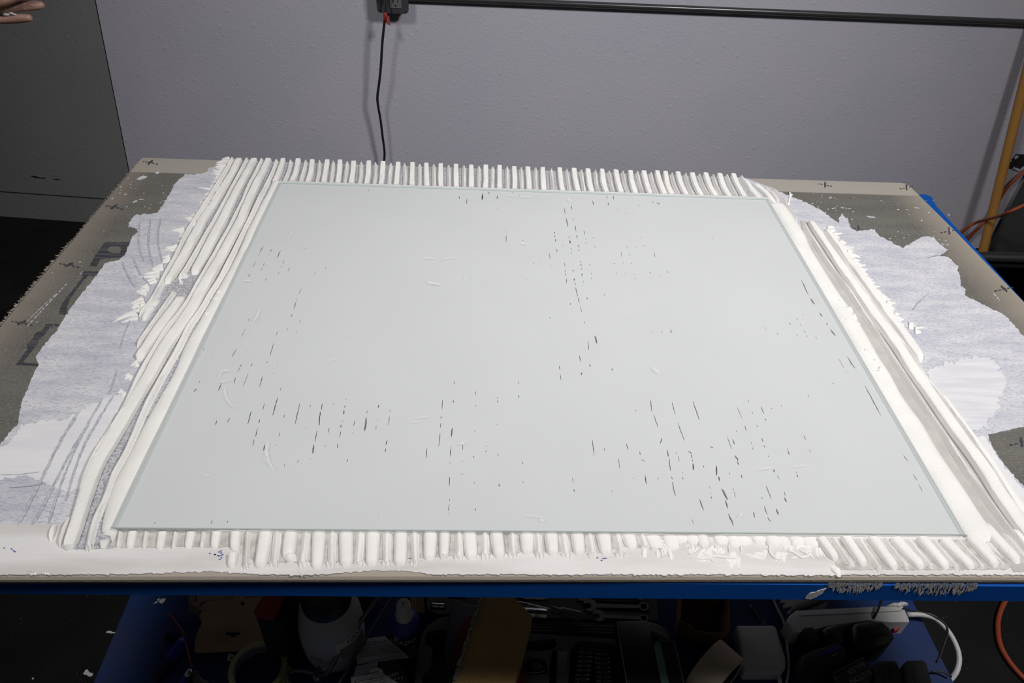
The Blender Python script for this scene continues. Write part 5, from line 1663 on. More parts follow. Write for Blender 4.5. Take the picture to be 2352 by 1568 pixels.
# steel rod frame in front of the jug
t = st('rod_frame', 'bent steel rod frame with hook crossing in front of the jug', 'frame', 720, 1540)
c = Z7(580, 1350, [(2260, -100), (2130, 60), (1900, 390), (1650, 740), (1440, 1060), (1260, 1370), (1220, 1415), (1120, 1420), (960, 1390), (800, 1362), (690, 1358), (620, 1390), (585, 1450), (590, 1530), (660, 1640)])
hs = [.13, .125, .11, .09, .07, .05, .045, .042, .04, .04, .04, .04, .04, .04, .04]
sharp_smooth(MB().tube(catmull([S(x, y, h) for (x, y), h in zip(c, hs)], .008), .0037, 10).build('rod', M['steel'], t), 60)
c = Z7(580, 1350, [(1110, 1310), (1060, 1390), (1030, 1460), (1050, 1500), (1110, 1505)])
sharp_smooth(MB().tube(catmull([S(x, y, .052) for x, y in c], .004), .0042, 10).build('hook', M['steel'], t), 60)
c = Z7(580, 1350, [(2340, 100), (2200, 320), (2000, 640), (1870, 850), (1700, 1130), (1500, 1450), (1400, 1600)])
sharp_smooth(MB().tube(catmull([S(x, y, .055) for x, y in c], .01), .0024, 8).build('thin_rod', M['steel'], t), 60)

# ribbed plastic tray behind
t = st('ribbed_tray', 'grey ribbed plastic tray behind the steel rod frame', 'tray', 840, 1375)
slab('tray', Z7(580, 1350, [(1450, -60), (2060, -60), (2010, 60), (1790, 258), (1660, 258), (1480, 40)]), .001, .022, M['case'], t, .004)
for i in range(7):
    o_ = i * 52
    slab('rib', Z7(580, 1350, [(1590 + o_, 150), (1608 + o_, 160), (1790 + o_ * .9, -20), (1770 + o_ * .9, -24)]), .022, .026, M['darkgrey'], t)

# wooden skewers
t = st('skewer_bundle', 'bundle of bamboo skewers behind the blue spray bottle', 'skewers', 962, 1392)
for i in range(9):
    x0 = 946 + i * 3.4
    a_, b_ = S(x0 - 4, 1330, .012 + .002 * (i % 2)), S(x0 + .5 - (8 - i) * .3, 1409 - (i % 3), .012 + .002 * (i % 2))
    sharp_smooth(MB().tube([a_, b_], .0018, 7).build('skewer', M['bamboo'], t), 60)
MB().box(tuple((S(947, 1366, .006) + S(972, 1366, .006)) / 2), (.022, .012, .010)).build('band', M['bamboo'], t)

# blue spray bottle
bb = S(934, 1482)
t = thing('spray_bottle', 'small blue whiteboard cleaner bottle with clear cap', 'bottle', bb)
zs = lift(bb, 1416) - .002
rb = .0245
sharp_smooth(MB().lathe(bb, [(rb * .9, 0), (rb, .003), (rb, zs - .022)], 32).build('body', M['bottle_dark'], t), 50)
sharp_smooth(MB().lathe(bb, [(rb, zs - .022), (rb * .99, zs - .014), (rb * .86, zs - .004), (rb * .58, zs + .003), (rb * .5, zs + .004)], 32).build('shoulder', M['bottle'], t), 60)
sharp_smooth(MB().lathe(bb, [(.0138, zs), (.0138, zs + .010), (.0125, zs + .012), (.0118, zs + .036), (.0100, zs + .041), (.0085, zs + .0425), (.0025, zs + .0425), (.0022, zs + .0408), (0, zs + .0408)], 28).build('cap', M['clear'], t), 35)
def bpt(ang, z, e=.0005):
    return bb + np.array([math.cos(ang) * (rb + e), math.sin(ang) * (rb + e), z])
va = math.atan2(CAM[1] - bb[1], CAM[0] - bb[0])
text('lettering', 'Expo', .0235, bb, (1, 0, 0), (0, 0, 1), M['print_white'], t, bend=lambda x, y: bpt(va - .98 + x / rb * .84, zs - .041 + y), shear=.25)
text('lettering', 'WHITE', .0105, bb, (1, 0, 0), (0, 0, 1), M['print_white'], t, bend=lambda x, y: bpt(va - .45 + x / rb, zs - .060 + y))
text('lettering', 'BOARD', .0105, bb, (1, 0, 0), (0, 0, 1), M['print_white'], t, bend=lambda x, y: bpt(va - .45 + x / rb, zs - .072 + y))
text('lettering', 'CARE', .0105, bb, (1, 0, 0), (0, 0, 1), M['print_yellow'], t, bend=lambda x, y: bpt(va - .20 + x / rb, zs - .084 + y))
mb = MB()
vs, fs = [], []
for i in range(13):
    aa = va - 1.2 + 2.4 * i / 12
    zt = .010 + (zs - .075) * (i / 12) ** 1.6 * .75
    vs += [bpt(aa, .002), bpt(aa, zt)]
for i in range(12):
    fs.append((2 * i, 2 * i + 2, 2 * i + 3, 2 * i + 1))
mb.add(vs, fs).build('yellow_band', M['print_yellow'], t, True)

# two small cartons
def carton(lab, px, hh, flapped):
    t = thing('small_carton', lab, 'carton', SP([px[3]], 0)[0], 'small printed cartons')
    q = SP(px, hh)                      # back-left, back-right, front-right, front-left of the top
    mb = MB()
    bot = [p * [1, 1, 0] + [0, 0, SHELF + .0005] for p in q]
    mb.hull3(q[::-1], bot[::-1])
    mb.build('body', M['print'], t)
    e = UP * .0006
    def L(u, v):                        # u along back edge, v towards the front
        return (q[0] * (1 - u) + q[1] * u) * (1 - v) + (q[3] * (1 - u) + q[2] * u) * v + e
    MB().add([L(0, 0), L(.56, 0), L(1, .93), L(1, 1), L(0, 1)], [(4, 3, 2, 1, 0)]).build('white_panel', M['paper'], t)
    xd, yd = q[1] - q[0], q[0] - q[3]
    xd = L(1, .5) - L(0, .5)
    yd = L(.5, 0) - L(.5, 1)
    s_ = np.linalg.norm(xd)
    e = UP * .0011
    text('lettering', 'CAUTION', .0052, L(.12, .24), xd, yd, M['print'], t)
    mb = MB().add([L(.05, .24), L(.10, .24), L(.075, .15)], [(0, 1, 2)]).build('warning_sign', M['print'], t)
    rows = [(s_ * .34, s_ * .60, np.linalg.norm(yd) * .76)] + [(s_ * .06, s_ * min(.93, .60 + .06 * k), np.linalg.norm(yd) * (.66 - .10 * k)) for k in range(5)]
    bars('fine_print', L(0, 1), xd, yd, rows, M['print_dim'], t, .0022)
    text('lettering', 'GRIP', .0082, L(.66, .28), xd, yd, M['print_white'], t, shear=.35)
    mb = MB()
    for k in range(4):
        u = .70 + .065 * k
        mb.add([L(u, .42), L(u + .035, .42), L(u + .055, .33), L(u + .02, .33)], [(0, 1, 2, 3)])
    mb.build('stripes', M['print_green'], t)
    if flapped:
        fl_ = [(806, 1553), (808, 1541), (814, 1529), (824, 1520), (840, 1514), (866, 1508), (884, 1506), (902, 1510), (914, 1518), (921, 1528), (925, 1534)]
        r3 = SP(fl_, hh + .012)
        mb = MB()
        base = [L(1, 0), L(0, 0)]
        ring = r3 + base
        v, f, border = cdt([(p[0], p[1]) for p in ring], [])
        n = len(v)
        lo_, hi_ = SHELF + hh, SHELF + hh + .016
        ys = [p[1] for p in v]
        zz = [lo_ + .002 + (hi_ - lo_) * (y - min(ys)) / (max(ys) - min(ys)) for x, y in v]
        mb.add([(x, y, z) for (x, y), z in zip(v, zz)] + [(x, y, z - .0008) for (x, y), z in zip(v, zz)],
               list(f) + [tuple(i + n for i in fc[::-1]) for fc in f] + [(b, a, a + n, b + n) for a, b in border])
        fo = mb.build('open_flap', M['paper'], t)
        def FP(x, y, ez=.0008):
            p = S(x, y, hh + .01)
            z = lo_ + .002 + (hi_ - lo_) * (p[1] - min(ys)) / (max(ys) - min(ys))
            p = onz(x, y, z + ez)
            return p
        MB().add([FP(x, y) for x, y in ((872, 1521), (905, 1514), (917, 1524), (923, 1532), (872, 1543))], [(0, 1, 2, 3, 4)][::1]).build('black_panel', M['print'], fo)
        MB().add([FP(x, y) for x, y in ((818, 1529), (868, 1519), (868, 1540), (812, 1553))], [(0, 1, 2, 3)]).build('grey_panel', M['paper_grey'], fo)
        arc = [(865 + 16 * math.cos(k), 1545 - 12 * math.sin(k)) for k in np.linspace(.05, math.pi - .1, 10)]
        MB().add([FP(x, y, .0016) for x, y in arc], [tuple(range(10))]).build('thumb_tab', M['label'], fo)
        a_, b_ = FP(872, 1538, .003), FP(857, 1542, .003)
        text('lettering', 'OPEN', .0048, a_, b_ - a_, np.cross(UP, b_ - a_), M['print'], fo)
        a_, b_ = FP(896, 1509, .002), FP(835, 1524, .002)
        xd2 = b_ - a_
        bars('fine_print', a_, xd2, np.cross(UP, xd2), [(0, np.linalg.norm(xd2), -.002)], M['print_dim'], fo, .0022)
carton('white and black carton with green stripes behind the open flap', [(818, 1470), (934, 1453), (938, 1511), (820, 1526)], .046, False)
carton('white and black carton with open tab nearest the bottom edge', [(806, 1555), (927, 1532), (944, 1592), (812, 1618)], .046, True)

# ---------------------------------------------------------------- tool case with its tools
t = st('tool_case', 'open grey moulded tool case holding sockets and wrenches', 'tool case', 1230, 1450)
lid_o = [(985, 1330), (1506, 1345), (1512, 1424), (1415, 1421), (1260, 1418), (1208, 1424), (1130, 1422), (1030, 1410), (1000, 1408), (985, 1400), (980, 1385)]
pk = [[(990, 1381), (1024, 1383), (1023, 1401), (988, 1399)], [(1030, 1355), (1074, 1357), (1072, 1376), (1028, 1374)], [(990, 1352), (1026, 1354), (1024, 1371), (988, 1369)],
      [(1190, 1357), (1259, 1360), (1258, 1381), (1190, 1379)], [(1200, 1395), (1259, 1396), (1258, 1424), (1200, 1420)], [(1335, 1378), (1488, 1382), (1490, 1405), (1342, 1402)],
      [(1360, 1408), (1488, 1410), (1490, 1422), (1362, 1420)], [(1325, 1358), (1480, 1360), (1482, 1376), (1330, 1373)]]
mb = MB()
sheet(mb, SP(lid_o, .024), [SP(q, .024) for q in pk[:4] + pk[5:6] + pk[7:]], SHELF + .004, SHELF + .024)
mb.build('lid_tray', M['case'], t)
slab('lid_shell', lid_o, .0006, .005, M['case_dark'], t)
hinge = [(1205, 1424), (1415, 1431), (1415, 1466), (1200, 1452)]
slab('hinge', hinge, .004, .022, M['case'], t, .002)
for y0 in (1430, 1437, 1444):
    slab('hinge_rib', [(1207, y0), (1346, y0 + 5), (1346, y0 + 8), (1207, y0 + 3.5)], .022, .026, M['case'], t, .001)
    slab('hinge_rib', [(1350, y0 + 4), (1413, y0 + 7), (1413, y0 + 11), (1350, y0 + 7.5)], .022, .026, M['case'], t, .001)
base_o = [(1004, 1420), (1030, 1414), (1200, 1452), (1418, 1467), (1430, 1500), (1450, 1610), (948, 1610), (953, 1568), (957, 1520), (964, 1480), (971, 1454), (982, 1436)]
bp = [[(981, 1452), (1000, 1446), (1022, 1444), (1028, 1462), (1020, 1500), (1030, 1540), (1030, 1600), (985, 1600), (972, 1580), (968, 1560), (975, 1545), (990, 1535), (992, 1500), (994, 1487), (978, 1480), (976, 1465)],
      [(1207, 1473), (1245, 1468), (1275, 1466), (1280, 1480), (1266, 1492), (1240, 1494), (1204, 1494)],
      [(1203, 1512), (1240, 1510), (1256, 1518), (1258, 1545), (1240, 1549), (1198, 1549)],
      [(1268, 1494), (1278, 1492), (1282, 1512), (1278, 1590), (1262, 1590), (1262, 1530)],
      [(1310, 1492), (1322, 1476), (1336, 1470), (1420, 1478), (1428, 1520), (1440, 1600), (1305, 1600), (1308, 1540)]]
mb = MB()
sheet(mb, SP(base_o, .030), [SP(q, .030) for q in bp], SHELF + .004, SHELF + .030)
mb.build('base_tray', M['case'], t)
slab('base_shell', base_o, .0006, .005, M['case_dark'], t)
slab('latch_bar', [(1280, 1494), (1304, 1494), (1306, 1600), (1276, 1600)], .030, .036, M['case'], t, .003)
c = [S(*q, .026) for q in ((1207, 1516), (1206, 1546), (1238, 1548), (1252, 1542), (1256, 1520))]
MB().tube(catmull(c, .004), .004, 8).build('handle', M['black'], t, True)
slab('handle_block', [(1222, 1514), (1246, 1514), (1246, 1540), (1220, 1540)], .006, .026, M['case'], t, .002)
# bit rails with printed rings
RA = Z7(1100, 1350, [(1722, 927), (1714, 995), (1706, 1062), (1697, 1137), (1687, 1211), (1677, 1285), (1667, 1360), (1657, 1437), (1646, 1510), (1634, 1585)])
RB_ = Z7(1100, 1350, [(1965, 951), (1969, 1020), (1971, 1088), (1976, 1163), (1979, 1239), (1983, 1314), (1988, 1390), (1993, 1466), (1999, 1539), (2004, 1612)])
railA = slab('bit_rail', [(1331, 1474), (1346, 1474), (1336, 1580), (1318, 1580)], .005, .022, M['black_matte'], t, .001)
railB = slab('bit_rail', [(1366, 1477), (1382, 1478), (1388, 1582), (1372, 1582)], .005, .022, M['black_matte'], t, .001)
for rail, pts in ((railA, RA), (railB, RB_)):
    for x, y in pts:
        c = S(x, y, .0222)
        mb = MB()
        mb.lathe(c, [(.0012, 0), (.0022, 0), (.0022, .0007), (.0012, .0007)], 12, ring=True)
        mb.build('ring_mark', M['print_dim'], rail)
    mb = MB()
    for x, y in pts:
        q = SP([(x - 8, y - 2), (x - 4, y - 1.6), (x - 4, y + 1.2), (x - 8, y + .8)], .0226)
        mb.add(q, [(3, 2, 1, 0)])
    mb.build('size_print', M['print_dim'], rail)['kind'] = 'stuff'
proto = None
k_ = 0
for pts, dx, lab in ((RA, 15, '%s steel bit beside the left rail of the grey tool case'), (RB_, 17, '%s steel bit beside the right rail of the grey tool case')):
    for nth, (x, y) in zip(('topmost', 'second from the top', 'third from the top', 'fourth from the top', 'middle', 'fourth from the bottom', 'third from the bottom', 'second from the bottom', 'lowest visible'), pts[:9]):
        lab_n = lab % nth
        c = S(x + dx, y + 2, .020)
        if proto is None:
            proto = thing('screwdriver_bit', lab_n, 'bit', c, 'screwdriver bits in the tool case')
            off = c
            sharp_smooth(MB().lathe(off + [-.007, 0, 0], [(.0030, 0), (.0034, .0006), (.0034, .010)], 6, axis=(1, .06, 0)).build('shank', M['steel'], proto), 20)
            sharp_smooth(MB().lathe(off + [.003, .0006, 0], [(.0024, 0), (.0026, .001), (.0019, .004), (.0004, .0065)], 8, axis=(1, .06, 0)).build('tip', M['steel'], proto), 40)
            continue
        r_ = proto.copy()
        COL.objects.link(r_)
        r_.location = [float(v) for v in c]
        r_['label'] = lab_n
        for ch in list(proto.children):
            c2 = ch.copy()
            COL.objects.link(c2)
            c2.parent = r_
# sockets
def socket(lab, a, b, r, h):
    p0, p1 = S(*a, h), S(*b, h)
    d = (p1 - p0) / np.linalg.norm(p1 - p0)
    L_ = np.linalg.norm(p1 - p0)
    t = thing('socket', lab, 'socket', p0 - UP * r, 'chrome sockets')
    sharp_smooth(MB().lathe(p0, [(r * .55, .002), (r * .55, 0), (r * .93, 0), (r, .0012), (r, L_ * .45), (r * .96, L_ * .47), (r * .96, L_ * .52), (r, L_ * .54), (r, L_ - .001), (r * .93, L_), (r * .6, L_), (r * .6, L_ - .004)], 24, axis=d).build('body', M['chrome'], t), 35)
socket('chrome socket alone in the lower left pocket of the lid', (991, 1390), (1021, 1392), .0058, .018)
socket('chrome socket at the top left corner of the open lid', (994, 1360), (1025, 1362), .0062, .018)
socket('chrome socket just left of the yellow sponge top edge', (1035, 1364), (1069, 1366), .0065, .018)
socket('large chrome socket right of the sponge under the screwdriver', (1200, 1408), (1256, 1411), .0105, .022)
socket('long chrome socket right of the sponge against the table rim', (1186, 1368), (1258, 1371), .0085, .020)
socket('short chrome socket half hidden behind the navy sleeve', (1036, 1393), (1056, 1394), .006, .018)
# screwdriver
t = st('screwdriver', 'screwdriver with clear ribbed handle lying across the tool case', 'screwdriver', 1300, 1408)
p0, p1, p2 = S(1180, 1379, .036), S(1266, 1399, .036), S(1340, 1417, .036)
MB().tube([p0, p1 + (p2 - p1) * .25], .0016, 8).build('shaft', M['chrome'], t, True)
d = (p2 - p1) / np.linalg.norm(p2 - p1)
L_ = np.linalg.norm(p2 - p1)
mb = MB()
seg = 24
vs, fs = [], []
a_ = np.cross(d, UP)
a_ /= np.linalg.norm(a_)
b_ = np.cross(d, a_)
prof = [(.004, 0), (.0075, .002), (.0062, L_ * .22), (.0088, L_ * .34), (.0092, L_ * .9), (.006, L_), (0.0001, L_)]
for r_, z in prof:
    for k in range(seg):
        an = 2 * math.pi * k / seg
        rr_ = r_ * (1 - .10 * (k % 4 == 0)) if z > L_ * .3 else r_
        vs.append(p1 + d * z + (a_ * math.cos(an) + b_ * math.sin(an)) * rr_)
for i in range(len(prof) - 1):
    for k in range(seg):
        fs.append((i * seg + k, i * seg + (k + 1) % seg, (i + 1) * seg + (k + 1) % seg, (i + 1) * seg + k))
mb.add(vs, fs)
hd = material('clear_handle', (.10, .10, .12), .15)
mb.build('handle', hd, t)
# wrenches
def wrench(lab, a, b, sc, h):
    p0, p1 = S(*a, h), S(*b, h)
    d = (p1 - p0)
    L_ = np.linalg.norm(d)
    d /= L_
    n_ = np.cross(UP, d)
    t = thing('wrench', lab, 'wrench', (p0 + p1) / 2 - UP * .004, 'combination wrenches')
    r1, r2, w = .0125 * sc, .0088 * sc, .0042 * sc
    P = lambda u, v: p0 + d * u + n_ * v
    jaw = [(r1 * math.cos(q), r1 * math.sin(q)) for q in np.linspace(math.radians(25), math.radians(150), 9)] + [(-r1 * .98, r1 * .42), (-r1 * .2, r1 * .40), (r1 * .12, r1 * .2), (r1 * .12, -r1 * .2), (-r1 * .2, -r1 * .42), (-r1 * .98, -r1 * .45)] \
        + [(r1 * math.cos(q), r1 * math.sin(q)) for q in np.linspace(math.radians(210), math.radians(335), 9)]
    co, si = math.cos(.26), math.sin(.26)
    jaw = [(x * co - y * si, x * si + y * co) for x, y in jaw]
    mb = MB()
    sheet(mb, [P(*q) for q in jaw], [], p0[2] - .003, p0[2] + .003, bottom=True)
    mb.build('open_jaw', M['chrome'], t)
    sharp_smooth(MB().prism([tuple(P(r1 * .8, w)[:2]), tuple(P(r1 * .8, -w)[:2]), tuple(P(L_ - r2 * .8, -w * .8)[:2]), tuple(P(L_ - r2 * .8, w * .8)[:2])], p0[2] - .0022, p0[2] + .0022, 0, .0012).build('shank', M['chrome'], t), 30)
    c = P(L_, 0)
    MB().lathe(c - UP * .0033, [(r2 * .62, 0), (r2, 0), (r2, .0066), (r2 * .62, .0066), (r2 * .62, 0)], 24, ring=True).build('box_ring', M['chrome'], t)
wrench('chrome wrench partly hidden under the blue table rim', (1337, 1367), (1470, 1370), 1.0, .024)
wrench('chrome wrench fully visible across the middle of the open lid', (1355, 1391), (1478, 1394), 1.0, .024)
wrench('chrome wrench with its shank covered by the black case', (1375, 1415), (1478, 1421), .9, .024)

# red handled tool in its navy sleeve
t = st('putty_knife', 'red handled tool in dark navy sleeve left of the sponge', 'tool', 1060, 1480)
slab('sleeve', Z7(860, 1350, [(1320, 170), (1560, 260), (1740, 280), (1760, 600), (1520, 1330), (1200, 1330), (1150, 1000), (1220, 500)]), .031, .040, M['navy'], t, .003)
slab('handle', Z7(860, 1350, [(1495, 440), (1540, 424), (1740, 424), (1460, 1265), (1222, 1262)]), .040, .052, M['red_dark'], t, .004)
slab('red_edge', Z7(1100, 1350, [(705, 1160), (730, 1180), (760, 1420), (756, 1700), (540, 1700)]), .031, .046, M['red_dark'], t, .003)

# yellow sponge
t = st('sponge', 'big yellow grout sponge with grey scrubbing layer on the tool case', 'sponge', 1130, 1500)
top = [(1122, 1335), (1163, 1350), (1223, 1416), (1182, 1568), (1168, 1625), (1028, 1625), (1046, 1568), (1080, 1460)]
hs = [.105, .103, .100, .090, .086, .086, .090, .098]
tp = [S(x, y, h) for (x, y), h in zip(top, hs)]
bt = [p - UP * .052 for p in tp]
sharp_smooth(MB().hull3(tp[::-1], bt[::-1]).build('foam', M['sponge'], t), 30)
edge_l = [tp[0], tp[7], tp[6], tp[5]]
lft = np.array([-1, -.25, 0]) * .0062
mb = MB()
rs = random.Random(6)
N_ = 60
vs, fs = [], []
poly = catmull(edge_l, np.linalg.norm(edge_l[0] - edge_l[-1]) / N_)
for p in poly:
    r_ = rs.uniform(.7, 1.25)
    vs += [p + UP * .0012 * r_, p + lft * r_ + UP * rs.uniform(-.001, .001), p + lft * r_ - UP * .052, p - UP * .052]
for i in range(len(poly) - 1):
    for k in range(4):
        fs.append((i * 4 + k, i * 4 + (k + 1) % 4, (i + 1) * 4 + (k + 1) % 4, (i + 1) * 4 + k))
fs += [(0, 1, 2, 3), tuple((len(poly) - 1) * 4 + k for k in (3, 2, 1, 0))]
mb.add(vs, fs).build('scrub_layer', M['scrub'], t)

# black case with pale green stripe
t = st('black_case', 'glossy black plastic case with pale green stripe', 'case', 1490, 1520)
body = Z7(1380, 1350, [(258, 528), (720, 520), (900, 560), (1090, 650), (1180, 800), (1215, 900), (1300, 1230), (1400, 1700), (470, 1700)])
slab('shell', body, .031, .064, M['black'], t, .004)
slab('stripe', Z7(1380, 1350, [(884, 940), (915, 885), (950, 863), (985, 895), (1140, 1640), (1010, 1640), (890, 1010)]), .064, .0655, M['green'], t)
slab('top_highlight', Z7(1380, 1350, [(845, 690), (960, 700), (1090, 760), (1170, 870), (1100, 880), (985, 858), (950, 800), (890, 775)]), .064, .070, M['darkgrey'], t, .002)  # highlight on the glossy shell, put in as a raised grey patch
mb = MB()
mb.tube([S(*p, .062) for p in Z7(1380, 1350, [(268, 560), (330, 960), (440, 1640)])], .0012, 6)
mb.build('piping', M['green'], t)
mb = MB()
mb.tube([S(*p, .062) for p in Z7(1380, 1350, [(1205, 880), (1290, 1220), (1385, 1640)])], .0012, 6)
mb.build('piping', M['green'], t)

# torn cardboard box
t = st('cardboard_box', 'small brown cardboard box with torn open top', 'box', 1598, 1465)
fb = [S(1549, 1459), S(1645, 1482)]
hb = .058
exb = (fb[1] - fb[0])
wb = np.linalg.norm(exb)
exb /= wb
eyb = np.array([-exb[1], exb[0], 0])
q = [fb[0], fb[1], fb[1] + eyb * .075, fb[0] + eyb * .075]
out2 = exb * .008
topo = [q[0] - eyb * .006 - out2 * .3, q[1] + out2 * 1.2 - eyb * .004, q[2] + out2, q[3] - out2 * .3]
rs = random.Random(3)
for i, nm in enumerate(('front_panel', 'side_panel', 'back_panel', 'side_panel')):
    a_, b_ = q[i], q[(i + 1) % 4]
    ta, tb_ = topo[i] + UP * hb, topo[(i + 1) % 4] + UP * hb
    inn = (sum(q) / 4 - (a_ + b_) / 2)
    inn = inn / np.linalg.norm(inn) * .002
    n = 14
    vs, fs = [], []
    for k in range(n + 1):
        u = k / n
        dz = 0
        if i == 0:
            dz = -.012 * math.sin(math.pi * u) + rs.uniform(-.0015, .0015) - .008 * (u > .3)
        lo_, hi_ = a_ * (1 - u) + b_ * u, ta * (1 - u) + tb_ * u + UP * dz
        vs += [lo_, hi_, hi_ + inn, lo_ + inn]
    for k in range(n):
        for m_ in range(4):
            fs.append((k * 4 + m_, (k + 1) * 4 + m_, (k + 1) * 4 + (m_ + 1) % 4, k * 4 + (m_ + 1) % 4))
    fs += [(0, 1, 2, 3), (n * 4 + 3, n * 4 + 2, n * 4 + 1, n * 4)]
    MB().add(vs, fs).build(nm, M['cardboard'], t)
MB().prism([tuple(p[:2]) for p in q], SHELF + .0005, SHELF + .002).build('bottom_panel', M['cardboard'], t)

# masking tape roll standing on its edge
A_, B_ = S(1634, 1484, .095), S(1688, 1532, .095)
axm = (B_ - A_) * [1, 1, 0]
Lm = np.linalg.norm(axm)
axm /= Lm
ctr = A_ - UP * .0475
side = np.cross(axm, UP)
ctr = ctr + side * (.004 if side[1] < 0 else -.004)
t = thing('masking_tape', 'beige roll of masking tape standing on edge at the bottom', 'tape', ctr - UP * .0475)
sharp_smooth(MB().lathe(ctr, [(.038, 0), (.0475, 0), (.0475, Lm), (.038, Lm), (.038, 0)], 48, axis=axm, ring=True).build('tape', M['tape'], t), 40)
MB().lathe(ctr, [(.0379, .001), (.0365, .001), (.0365, Lm - .001), (.0379, Lm - .001)], 48, axis=axm, ring=True).build('core', M['black_matte'], t)

# white power brick
t = st('power_adapter', 'white square laptop power adapter with folded prongs', 'power adapter', 1748, 1490)
top = Z7(1660, 1350, [(232, 616), (260, 606), (820, 604), (868, 618), (895, 660), (960, 880), (1040, 1130), (1052, 1200), (1046, 1300), (1010, 1360), (960, 1378), (420, 1380), (372, 1365), (350, 1320), (285, 900), (224, 670)])
slab('body', top, .001, .029, M['white'], t, .004)
p0, p1 = S(*Z7(1660, 1350, [(885, 1330)])[0], .013), S(*Z7(1660, 1350, [(960, 1600)])[0], .012)
MB().tube([p0, p0 * .4 + p1 * .6, p1], [.0045, .004, .003], 10).build('strain_relief', M['white'], t, True)
mb = MB()
for x0, y0 in ((630, 545), (672, 490)):
    c = [S(*q, .026) for q in Z7(1660, 1350, [(x0, y0), (x0 + 36, y0), (x0 + 52, 600), (x0 + 8, 606)])]
    mb.hull3(c[::-1], [p - UP * .0015 for p in c][::-1])
mb.build('prong', M['steel'], t)
# screw
t = st('screw', 'steel screw lying above the white power adapter', 'screw', 1735, 1408)
p0, p1 = S(1724, 1393, .004), S(1748, 1424, .0035)
d = (p1 - p0) / np.linalg.norm(p1 - p0)
L_ = np.linalg.norm(p1 - p0)
MB().lathe(p0, [(.0042, -.001), (.0046, .0005), (.0018, .0035)], 14, axis=d).build('head', M['steel'], t)
prof = []
for i in range(16):
    prof += [(.0020, .0035 + (L_ - .006) * i / 16), (.0014, .0035 + (L_ - .006) * (i + .5) / 16)]
MB().lathe(p0, prof + [(.0002, L_)], 10, axis=d).build('shaft', M['steel'], t)
# thin grey cable
c = [S(1768, 1355, .004), S(1777, 1378, .004), S(1788, 1402, .004), S(1799, 1424, .004), S(1805, 1450, .004), S(1808, 1480, .004), S(1812, 1518, .004), S(1811, 1545, .004), S(1804, 1580, .004)]
o = MB().tube(catmull(c, .008), .0024, 8).build('charging_cable', M['white'], None, True)
tag(o, 'thin white cable running down beside the power adapter', 'cable')

# power strip
t = st('power_strip', 'white power strip lying across the shelf with plugs in it', 'power strip', 1950, 1425)
top = [(1806, 1424), (1815, 1411), (1828, 1401), (1950, 1394), (2070, 1389), (2076, 1391), (2090, 1423), (2088, 1428), (2052, 1429), (2000, 1424), (1900, 1438), (1835, 1452), (1824, 1452)]
slab('body', top, .001, .040, M['white'], t, .003)
slab('end_cap_line', [(1836, 1413), (1950, 1408), (2065, 1402), (2073, 1400), (2073, 1395), (2074, 1401), (2066, 1404), (1950, 1410), (1836, 1415)], .040, .0403, M['print_dim'], t)
slab('switch', Z7(1400, 1320, [(0, 0)]) and [(2052, 1441), (2069, 1430), (2076, 1428), (2064, 1446), (2054, 1448)], .012, .022, M['red'], t, .001)
c = [S(2084, 1411, .022), S(2104, 1410, .022), S(2125, 1412, .021), S(2148, 1420, .018), S(2170, 1440, .014), S(2188, 1466, .008), S(2201, 1498, .0), S(2202, 1524, -.006), S(2195, 1545, -.012), S(2183, 1560, -.02), S(2160, 1590, -.03)]
MB().tube(catmull(c, .008), .0048, 12).build('cord', M['white'], t, True)
c = [S(2076, 1396, .044), S(2090, 1402, .030), S(2115, 1405, .026), S(2150, 1417, .024), S(2172, 1434, .020), S(2177, 1450, .016), S(2171, 1472, .006), S(2160, 1505, .002), S(2152, 1520, .002)]
o = MB().tube(catmull(c, .006), .0016, 6).build('thin_wire', M['rubber'], None, True)
tag(o, 'thin black wire looping along the thick white cord', 'wire')
c = [S(2026, 1372, .05), S(2018, 1396, .05), S(2010, 1412, .046), S(2003, 1425, .035)]
o = MB().tube(catmull(c, .006), .0022, 8).build('thin_wire', M['rubber'], None, True)
tag(o, 'short black wire crossing over the white power strip', 'wire')

# notched spreader and dark bar on the strip
t = st('notched_spreader', 'white notched spreader with coarse teeth behind the power strip', 'spreader', 1825, 1390)
px = Z7(1660, 1350, [(1000, 150), (945, 225), (1040, 246), (1030, 262), (996, 290), (1010, 318), (1130, 300), (1146, 326), (1065, 392), (1086, 412), (1160, 398), (1300, 370), (1700, 330), (1800, 100)])
slab('blade', px, .022, .026, M['white'], t)
slab('grip', Z7(1660, 1350, [(1150, 335), (1215, 275), (1370, 205), (1700, 90), (1900, 110), (1620, 230), (1400, 315), (1200, 370), (1160, 378)]), .026, .036, M['darkgrey'], t, .002)

# white plastic bag corner
o = slab('plastic_bag', jag([(2038, 1389), (2052, 1383), (2070, 1381), (2084, 1383), (2088, 1386), (2074, 1388), (2066, 1390), (2050, 1390)], 4, .8, 3), .040, .046, M['label'], None, .002)
tag(o, 'crumpled white plastic scrap at the right end of the strip', 'bag')

